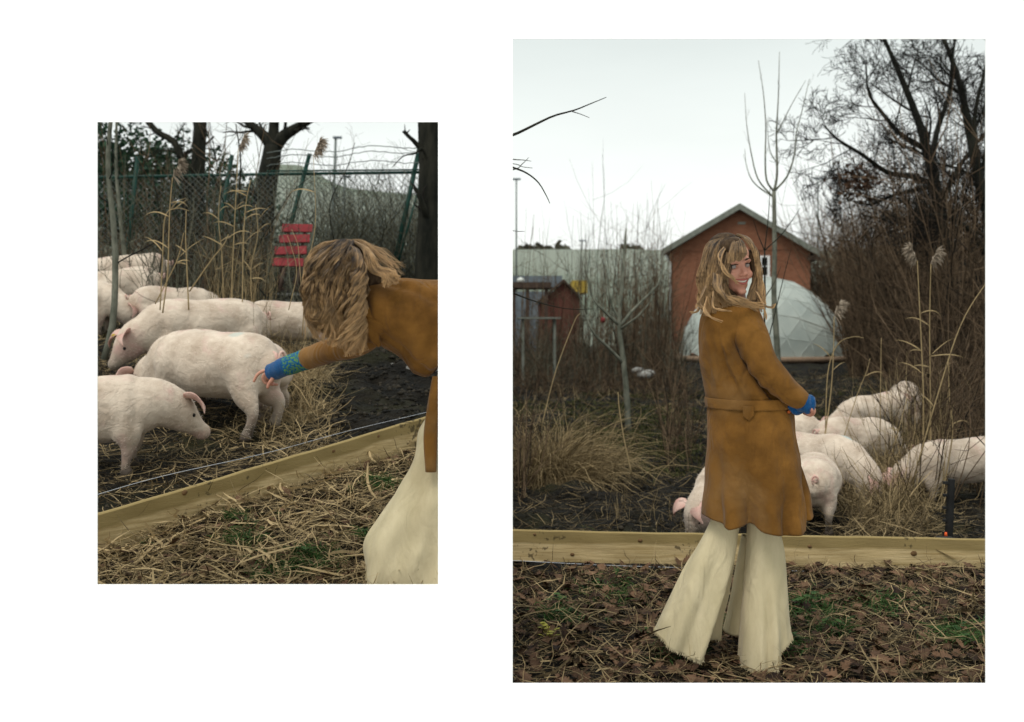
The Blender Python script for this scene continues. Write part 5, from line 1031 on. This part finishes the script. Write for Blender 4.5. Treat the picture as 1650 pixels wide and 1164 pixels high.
garment([(484, 1166, 1196, .055, .01), (489, 1154, 1206, .07, .01), (496, 1141, 1216, .085), (508, 1131, 1224, .10), (530, 1127, 1230, .11), (562, 1127, 1238, .115), (600, 1131, 1253, .115), (640, 1138, 1270, .113), (652, 1139, 1273, .114)], Y0, 'coat_body', M_suede, w1, n=80, k=140, disp=up_disp)
blt, _ = garment([(640, 1136.5, 1273, .121), (648, 1136.5, 1276, .124), (656.5, 1138, 1278, .128)], Y0, 'belt', M_suede, w1, n=8, k=120, hem=lambda px: 2.5*np.cos((px-1205)/45), top=lambda px: 2.5*np.cos((px-1205)/45))
m = MB(); pts = [(1197, 655), (1215, 655), (1215, 670), (1206.5, 679), (1197, 671)]
v = [tuple(W3(a, b_, -.138)) for a, b_ in pts]+[tuple(W3(a, b_, -.128)) for a, b_ in pts]; m.add(v, [np.array([[0, 1, 2, 3, 4]]), np.array([[9, 8, 7, 6, 5]]), np.array([(i, 5+i, 5+(i+1) % 5, (i+1) % 5) for i in range(5)])]); bt = m.build('belt_tab', M_suede, smooth=False); child(bt, w1); md = bt.modifiers.new('bevel', 'BEVEL'); md.width = .002
m = MB(); m.tube([W3(1270, 664, -.088), W3(1272, 664, -.098)], [.007, .0065], 12); child(m.build('button', M_button), w1)
sleeve([(1196, 494, -.03, .036, .05), (1199, 506, -.045, .056, .060), (1206, 530, -.075, .064, .060), (1217, 560, -.105, .062, .060), (1233, 591, -.13, .057, .056), (1254, 615, -.135, .051, .050), (1274, 634, -.125, .045, .045), (1291, 646, -.11, .036, .038)], 'sleeve', M_suede, w1, Y0, 64, 48,
       lambda t, a: .085*np.exp(-((t-.60)/.2)**2)*np.sin(t*62+1.6*np.sin(a+1))*(.5+.5*np.cos(a-2.5))+.03*np.sin(t*22+np.sin(a*2)*1.2)+.025*np.sin(a*3+t*9)-.03*np.exp(-((t-.03)/.02)**2))
sleeve([(1154, 502, .04, .045), (1156, 560, .10, .05), (1164, 600, .16, .05), (1196, 630, .25, .045)], 'sleeve', M_suede, w1, Y0, 30, 24)
sleeve([(1283, 640, -.11, .030), (1291, 646, -.11, .035), (1299, 651, -.11, .036), (1306, 654, -.11, .033), (1311, 656, -.11, .018)], 'cuff', M_blue, w1, Y0, 24, 28, lambda t, a: .09*np.sin(a*3+t*14)+.04*np.sin(a*12))
sleeve([(1272, 652, -.09, .016), (1284, 660, -.09, .020), (1296, 658, -.09, .012)], 'cuff', M_blue, w1, Y0, 14, 20, lambda t, a: .1*np.sin(a*3+t*9))
m = MB(); m.tube([W3(1160, 490, -.062), W3(1176, 486, -.075), W3(1196, 488, -.07), W3(1212, 494, -.06)], .010, 8); child(m.build('collar', M_suede), w1)
# trousers
def leg_l(px, py, front):
    f = np.clip((py-860)/170, 0, 1); rx = 1186-62*np.clip((py-880)/170, 0, 1)
    d = np.where(px > rx, -np.minimum((px-rx)*.0035, .075)*f, 0)+.010*f*gauss(px, rx-5, 7)-.012*f*gauss(px, rx-32, 9)+.010*f*gauss(px, rx-52, 10)-.008*f*gauss(px, rx-68, 7)+.002*np.sin(px*.15+py*.03)
    return np.where(front, d*1.35, 0)
def leg_r(px, py, front):
    f = np.clip((py-860)/170, 0, 1)
    d = .010*f*gauss(px, 1238, 6)-.014*f*gauss(px, 1252, 10)*np.clip((py-980)/60, 0, 1)+.006*f*gauss(px, 1216, 8)-.008*f*gauss(px, 1226, 6)+.002*np.sin(px*.17-py*.02)
    return np.where(front, d*1.35, 0)
tl_o, Vl = garment([(815, 1152, 1196, .07, .02), (845, 1146, 1192, .07, .02), (885, 1125, 1187, .075, .02), (915, 1106, 1184, .085, .02), (965, 1082, 1176, .105, .02), (1005, 1066, 1167, .12, .02), (1040, 1056, 1164, .13, .02)], Y0, 'trouser_leg', M_pants, w1, n=60, k=120, disp=leg_l, hem=hx_([1056, 1070, 1088, 1105, 1120, 1128, 1138, 1155, 1169], [1019, 1030, 1040, 1049, 1053, 1048, 1037, 1036, 1032], 1040), thick=.002)
tr_o, Vr = garment([(815, 1206, 1256, .07, 0), (845, 1205, 1253, .07, 0), (890, 1203, 1262, .075, 0), (950, 1199, 1266, .09, 0), (1000, 1193, 1268, .105, -.01), (1045, 1188, 1271, .115, -.02)], Y0, 'trouser_leg', M_pants, w1, n=60, k=120, disp=leg_r, hem=hx_([1188, 1200, 1215, 1225, 1234, 1242, 1255, 1271], [1064, 1066, 1069, 1075, 1078, 1052, 1034, 1018], 1045), thick=.002)
garment([(870, 1204, 1214, .03, .09), (950, 1192, 1222, .06, .11), (1000, 1184, 1224, .075, .12), (1032, 1177, 1226, .08, .13)], Y0, 'trouser_flare', M_pants, w1, n=30, k=60, thick=.002)
for V_ in (Vl, Vr): fray(V_[-1], w1, M_pants, 420)
# hair
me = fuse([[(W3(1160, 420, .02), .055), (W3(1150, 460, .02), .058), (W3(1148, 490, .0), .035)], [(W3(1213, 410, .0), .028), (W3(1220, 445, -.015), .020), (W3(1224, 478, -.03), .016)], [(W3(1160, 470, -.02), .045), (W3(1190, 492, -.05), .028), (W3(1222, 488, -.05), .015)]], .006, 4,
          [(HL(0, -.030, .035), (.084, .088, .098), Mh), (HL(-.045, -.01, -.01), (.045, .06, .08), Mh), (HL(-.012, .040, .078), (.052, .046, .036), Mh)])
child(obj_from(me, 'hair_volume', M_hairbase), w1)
h = Hair(Y0)
crown = (1186, 383)
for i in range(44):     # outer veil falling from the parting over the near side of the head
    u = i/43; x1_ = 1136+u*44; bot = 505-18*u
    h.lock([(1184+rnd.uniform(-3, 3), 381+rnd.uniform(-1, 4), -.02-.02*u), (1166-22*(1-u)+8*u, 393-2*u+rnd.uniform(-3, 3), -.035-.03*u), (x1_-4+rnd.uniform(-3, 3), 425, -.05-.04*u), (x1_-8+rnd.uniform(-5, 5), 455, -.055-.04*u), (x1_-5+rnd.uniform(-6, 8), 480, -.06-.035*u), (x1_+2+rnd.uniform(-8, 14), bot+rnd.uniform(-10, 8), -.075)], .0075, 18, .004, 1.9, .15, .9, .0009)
for i in range(14):     # far outline at the left
    h.lock([(1182+rnd.uniform(-3, 3), 380, .0), (1158+rnd.uniform(-4, 4), 389, .0), (1141+rnd.uniform(-4, 4), 415, .0), (1132+rnd.uniform(-4, 5), 450, -.01), (1130+rnd.uniform(-5, 8), 480, -.03), (1132+rnd.uniform(-10, 12), 503+rnd.uniform(-8, 6), -.06)], .010, 20, .006, 2.4, .25, .9)
for i in range(12):     # crown top
    u = i/11; h.lock([(1184, 384, .02), (1188+12*u, 378+3*u, .0), (1203+8*u, 388+4*u, -.03), (1216+3*u, 408+rnd.uniform(-3, 3), -.045), (1222+rnd.uniform(-2, 3), 435, -.05), (1226+rnd.uniform(-3, 4), 465, -.06), (1228+rnd.uniform(-5, 6), 490+rnd.uniform(-8, 8), -.075)], .006, 20, .004, 2, .2, .75)
for i in range(16):     # behind the jaw on the far side
    u = i/15; h.lock([(1212+6*u, 405, -.02), (1217+5*u, 430, -.03), (1213+10*u+rnd.uniform(-2, 2), 455, -.03), (1207+16*u+rnd.uniform(-3, 3), 478, -.05), (1206+20*u+rnd.uniform(-4, 4), 496+rnd.uniform(-4, 8), -.07)], .005, 18, .004, 2, .1, .8, .0010)
for i in range(16):     # fringe
    u = i/15; h.lock([(1184+6*u, 383, -.06), (1180+18*u, 394, -.105), (1176+26*u, 408, -.125), (1175+26*u+rnd.uniform(-2, 2), 424-9*u*u+rnd.uniform(-3, 1), -.128)], .0058, 26, .0012, 1.5, .2, .6, .0010)
for i in range(6):     # wisps sweeping across the cheek
    h.lock([(1180, 386, -.07), (1160+rnd.uniform(-4, 4), 410, -.10), (1165+rnd.uniform(-4, 4), 432, -.12), (1178+rnd.uniform(-4, 3), 446, -.125), (1189+rnd.uniform(-4, 3), 456+rnd.uniform(-2, 4), -.125)], .0035, 9, .002, 1.5, .3, .9, .0010)
for i in range(16):     # hair swept round the chin over the shoulder
    u = i/15; h.lock([(1150+14*u, 440+6*u, -.09), (1152+10*u, 462+4*u, -.12), (1166+4*u, 476+4*u, -.135), (1186+rnd.uniform(-4, 4), 481+8*u+rnd.uniform(-3, 2), -.14), (1206+rnd.uniform(-5, 5), 487+6*u+rnd.uniform(-3, 3), -.13), (1224+rnd.uniform(-8, 8), 494+rnd.uniform(-7, 8), -.11)], .0065, 20, .005, 2.2, .35, .95)
for pts in ([(1140, 480, -.09), (1136, 497, -.11), (1146, 512, -.13), (1163, 519, -.135)], [(1134, 470, -.05), (1128, 492, -.07), (1121, 505, -.07), (1113, 504, -.07)], [(1222, 480, -.09), (1232, 492, -.10), (1243, 496, -.10), (1247, 490, -.10)], [(1218, 470, -.08), (1228, 490, -.10), (1233, 505, -.10), (1232, 515, -.1)], [(1142, 450, -.06), (1130, 478, -.08), (1127, 490, -.08), (1136, 498, -.1)], [(1150, 470, -.1), (1147, 495, -.125), (1160, 500, -.135), (1178, 500, -.14)]):
    for _ in range(2): h.lock([(a+rnd.uniform(-2, 2), b_+rnd.uniform(-2, 2), c) for a, b_, c in pts], .004, 14, .002, 2, .6, .95)
h.done(w1)

# ---- the bending woman
Y1 = 3.98; w2 = empty('person', (at(745, 540, Y1).x, Y1+.05, float(gz(at(745, 540, Y1).x, Y1))), 'woman in a brown coat bending over with hanging wavy hair to reach for a pig', 'person', 'women in brown coats')
W4 = lambda px, py, dy=0: at(px, py, Y1+dy)
chs = [[(W4(566, 418, .03), .075, .09), (W4(552, 450, .03), .07, .08), (W4(540, 478, .03), .045, .05)],
       [(W4(575, 440, .03), .048), (W4(600, 478, .05), .055)],
       [(W4(606, 490, .06), .13, .085), (W4(660, 510, .08), .15, .11), (W4(730, 545, .08), .13, .12), (W4(752, 575, .08), .11, .12)],
       [(W4(605, 520, -.02), .050), (W4(575, 552, .10), .042), (W4(530, 566, .28), .036), (W4(480, 582, .44), .028), (W4(446, 598, .52), .024)],
       [(W4(612, 480, .15), .045), (W4(640, 530, .17), .04), (W4(690, 555, .17), .03), (W4(725, 565, .13), .026)],
       [(W4(757, 580, .04), .08), (W4(735, 700, .04), .065), (W4(740, 800, .04), .05), (W4(745, 930, .06), .04)],
       [(W4(760, 580, .20), .08), (W4(760, 700, .22), .065), (W4(768, 800, .22), .05), (W4(772, 905, .24), .04)]]
Hn = lambda px, py, dy=0: at(px, py, Y1+.54+dy)
chs.append([(Hn(445, 598), .024, .026), (Hn(437, 601), .016, .030), (Hn(430, 601, -.005), .013, .034)])
chs += [[(Hn(431, 597, -.03), .0085), (Hn(422, 599, -.036), .0082), (Hn(414, 605, -.04), .0076), (Hn(409, 615, -.042), .0066)],
        [(Hn(431, 600, -.008), .0085), (Hn(424, 607, -.010), .008), (Hn(426, 616, -.01), .0075), (Hn(432, 619, -.008), .007)],
        [(Hn(433, 603, .012), .0083), (Hn(430, 611, .014), .008), (Hn(434, 619, .014), .0073), (Hn(440, 620, .012), .0065)],
        [(Hn(437, 606, .030), .0078), (Hn(437, 613, .032), .0074), (Hn(441, 619, .032), .0068), (Hn(447, 620, .030), .006)],
        [(Hn(440, 604, -.036), .0105), (Hn(439, 611, -.044), .010), (Hn(434, 618, -.046), .009), (Hn(431, 625, -.046), .0075)]]
me = fuse(chs, .0045, 2); child(obj_from(me, 'body', M_skin), w2)
for px, py, dy in ((742, 930, .04), (772, 905, .24)):
    c = W4(px, py, dy); z_ = float(gz(c.x, c.y)); me = fuse([[(Vector((c.x+.03, c.y, z_+.05)), .036, .045), (Vector((c.x-.06, c.y+.02, z_+.035)), .038, .034), (Vector((c.x-.13, c.y+.03, z_+.03)), .03, .026)]], .006, 3); child(obj_from(me, 'shoe', M_shoe), w2)
sleeve([(588, 500, .06, .040, .06), (598, 496, .06, .100, .12), (612, 496, .06, .118, .15), (640, 505, .06, .144, .165), (675, 517, .06, .172, .175), (705, 530, .06, .196, .18), (728, 545, .06, .19, .18), (745, 560, .06, .14, .16), (752, 575, .06, .08, .12)], 'coat_body', M_suede, w2, Y1, 90, 90,
       lambda t, a: .022*np.sin(t*24+a*2.0+1.2*np.sin(a))+.030*np.exp(-((a-4.4)/.5)**2)*np.sin(t*34)+.012*np.sin(a*5+t*14)-.07*np.exp(-((a-(6.0-1.3*t))/.13)**2)*(t > .12)*(t < .95)-.06*np.exp(-((a-(4.3-.8*t))/.10)**2)*(t > .15)+.03*np.exp(-((a-(5.1-1.3*t))/.2)**2))
def sk2(px, py, front): f = np.clip((py-600)/140, 0, 1); return .02*f*np.sin(px*.14+1)+.003*np.sin(py*.09+px*.1)
garment([(560, 712, 795, .16, .08), (610, 704, 797, .165, .08), (660, 697, 797, .17, .08), (710, 691, 797, .175, .08), (752, 687, 799, .18, .08)], Y1, 'coat_skirt', M_suede, w2, n=40, k=100, disp=sk2, hem=lambda px: 6*np.sin(px*.09))
# open coat front hanging in shadow below the chest
m = MB(); sh_ = [(592, 512), (603, 522), (600, 548), (606, 556), (612, 560)]
sleeve([(590, 500, -.06, .045, .03), (594, 520, -.07, .034, .022), (604, 545, -.06, .018, .012), (612, 558, -.05, .008, .006)], 'collar', M_suede, w2, Y1, 20, 18)
sleeve([(610, 505, -.04, .070), (598, 530, .0, .064), (575, 552, .10, .056), (545, 562, .22, .050), (515, 571, .34, .048), (496, 577, .40, .046)], 'sleeve', M_suede, w2, Y1, 50, 40, lambda t, a: .014*np.sin(t*27+1.8*np.sin(a))+.012*np.sin(t*13+2*np.sin(a+1))+.02*np.sin(a*3+t*8))
sleeve([(500, 576, .39, .043), (482, 583, .44, .0435), (462, 590, .475, .0405)], 'patterned_cuff', M_bluegreen, w2, Y1, 20, 40, lambda t, a: .02*np.sin(a*2+t*9))
sleeve([(464, 589.3, .472, .0403), (456, 592, .485, .040), (446, 597, .51, .0385), (437, 600, .53, .036)], 'cuff', M_blue, w2, Y1, 24, 60, lambda t, a: .018*np.sin(a*30)+.012*np.sin(t*20))
sleeve([(614, 480, .18, .05), (640, 540, .20, .05), (690, 570, .20, .045)], 'sleeve', M_suede, w2, Y1, 20, 24)
def lg2(px, py, front):
    f = np.clip((py-680)/200, 0, 1); return np.where(front, .018*f*np.sin((px+py*.35)*.055)+.02*f*gauss(px+.3*(py-850), 690, 14)-.016*f*gauss(px+.35*(py-850), 655, 12)+.003*np.sin(py*.09+px*.06), 0)
t2, V2 = garment([(600, 705, 785, .09, .05), (665, 690, 785, .09, .05), (700, 672, 784, .10, .05), (750, 664, 783, .11, .05), (790, 640, 783, .13, .05), (830, 612, 783, .15, .05), (868, 589, 784, .16, .05), (900, 581, 786, .17, .05), (936, 586, 788, .17, .04)], Y1, 'trouser_leg', M_pants, w2, n=70, k=120, disp=lg2, hem=hx_([580, 600, 630, 680, 790], [912, 930, 940, 945, 940], 936), thick=.002)
garment([(600, 735, 790, .09, .22), (700, 720, 795, .10, .22), (800, 700, 800, .13, .22), (900, 690, 805, .14, .22)], Y1, 'trouser_leg', M_pants, w2, n=30, k=60, thick=.002)
fray(V2[-1], w2, M_pants, 500, .016)
# coat front flap hanging open between coat and trousers
garment([(605, 700, 712, .02, -.10), (650, 692, 712, .03, -.10), (700, 686, 708, .03, -.10), (755, 689, 706, .02, -.10)], Y1, 'coat_front', M_suede, w2, n=20, k=30)
me = fuse([[(W4(568, 415, .0), .075, .095), (W4(548, 450, .0), .085, .095), (W4(535, 495, .0), .055, .08), (W4(543, 535, .0), .03, .05)], [(W4(575, 425, .0), .06, .08), (W4(598, 455, -.01), .035, .07)]], .007, 4, [(W4(560, 430, .0), (.098, .10, .10), None)]); child(obj_from(me, 'hair_volume', M_hairbase), w2)
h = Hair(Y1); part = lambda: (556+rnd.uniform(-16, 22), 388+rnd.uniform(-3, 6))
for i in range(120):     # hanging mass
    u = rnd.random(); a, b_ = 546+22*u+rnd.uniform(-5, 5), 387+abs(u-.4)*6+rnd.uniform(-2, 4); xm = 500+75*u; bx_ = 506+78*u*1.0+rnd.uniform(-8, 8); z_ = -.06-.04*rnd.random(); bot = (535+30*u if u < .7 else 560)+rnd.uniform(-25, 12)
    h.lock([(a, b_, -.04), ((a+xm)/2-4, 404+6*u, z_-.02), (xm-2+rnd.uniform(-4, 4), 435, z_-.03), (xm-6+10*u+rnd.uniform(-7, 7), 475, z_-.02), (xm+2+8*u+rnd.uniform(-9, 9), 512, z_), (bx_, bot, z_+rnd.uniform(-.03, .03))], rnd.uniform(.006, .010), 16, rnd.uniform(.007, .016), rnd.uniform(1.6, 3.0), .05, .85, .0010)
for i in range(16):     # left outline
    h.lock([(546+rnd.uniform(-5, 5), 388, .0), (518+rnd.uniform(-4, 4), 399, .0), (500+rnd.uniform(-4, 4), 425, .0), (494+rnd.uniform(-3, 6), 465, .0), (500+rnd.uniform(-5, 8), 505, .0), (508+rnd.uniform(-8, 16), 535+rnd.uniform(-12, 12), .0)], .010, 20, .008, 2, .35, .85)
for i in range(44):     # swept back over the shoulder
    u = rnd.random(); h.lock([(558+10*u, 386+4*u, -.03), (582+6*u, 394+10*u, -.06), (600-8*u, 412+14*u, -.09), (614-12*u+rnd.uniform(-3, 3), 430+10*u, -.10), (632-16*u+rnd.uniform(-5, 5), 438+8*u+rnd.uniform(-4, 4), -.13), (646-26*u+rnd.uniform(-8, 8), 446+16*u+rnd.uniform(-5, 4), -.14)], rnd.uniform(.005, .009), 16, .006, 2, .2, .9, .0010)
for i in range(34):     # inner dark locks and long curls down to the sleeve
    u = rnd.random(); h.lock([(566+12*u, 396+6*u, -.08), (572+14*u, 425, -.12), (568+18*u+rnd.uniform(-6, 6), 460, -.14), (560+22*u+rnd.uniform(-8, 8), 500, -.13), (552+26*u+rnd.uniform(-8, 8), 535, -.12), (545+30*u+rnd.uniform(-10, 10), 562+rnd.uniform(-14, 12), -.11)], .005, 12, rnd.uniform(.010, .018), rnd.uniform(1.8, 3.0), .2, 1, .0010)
for i in range(40):     # flyaways
    u = rnd.random(); h.lock([(558, 388, -.02), (530-20*u, 396+10*rnd.random(), -.03*u), (500+rnd.uniform(-12, 12), 440, -.02), (505+rnd.uniform(-20, 40), 500+rnd.uniform(-20, 50), -.05)], .010, 3, .006, 2, .5, .9, .0006)
for i in range(30):
    u = rnd.random(); h.lock([(560, 388, -.02), (585, 388+10*u, -.03), (610+rnd.uniform(-8, 12), 408+rnd.uniform(-6, 12), -.06), (636+rnd.uniform(-12, 16), 436+rnd.uniform(-14, 8), -.10)], .010, 3, .006, 2, .5, .9, .0006)
h.done(w2)
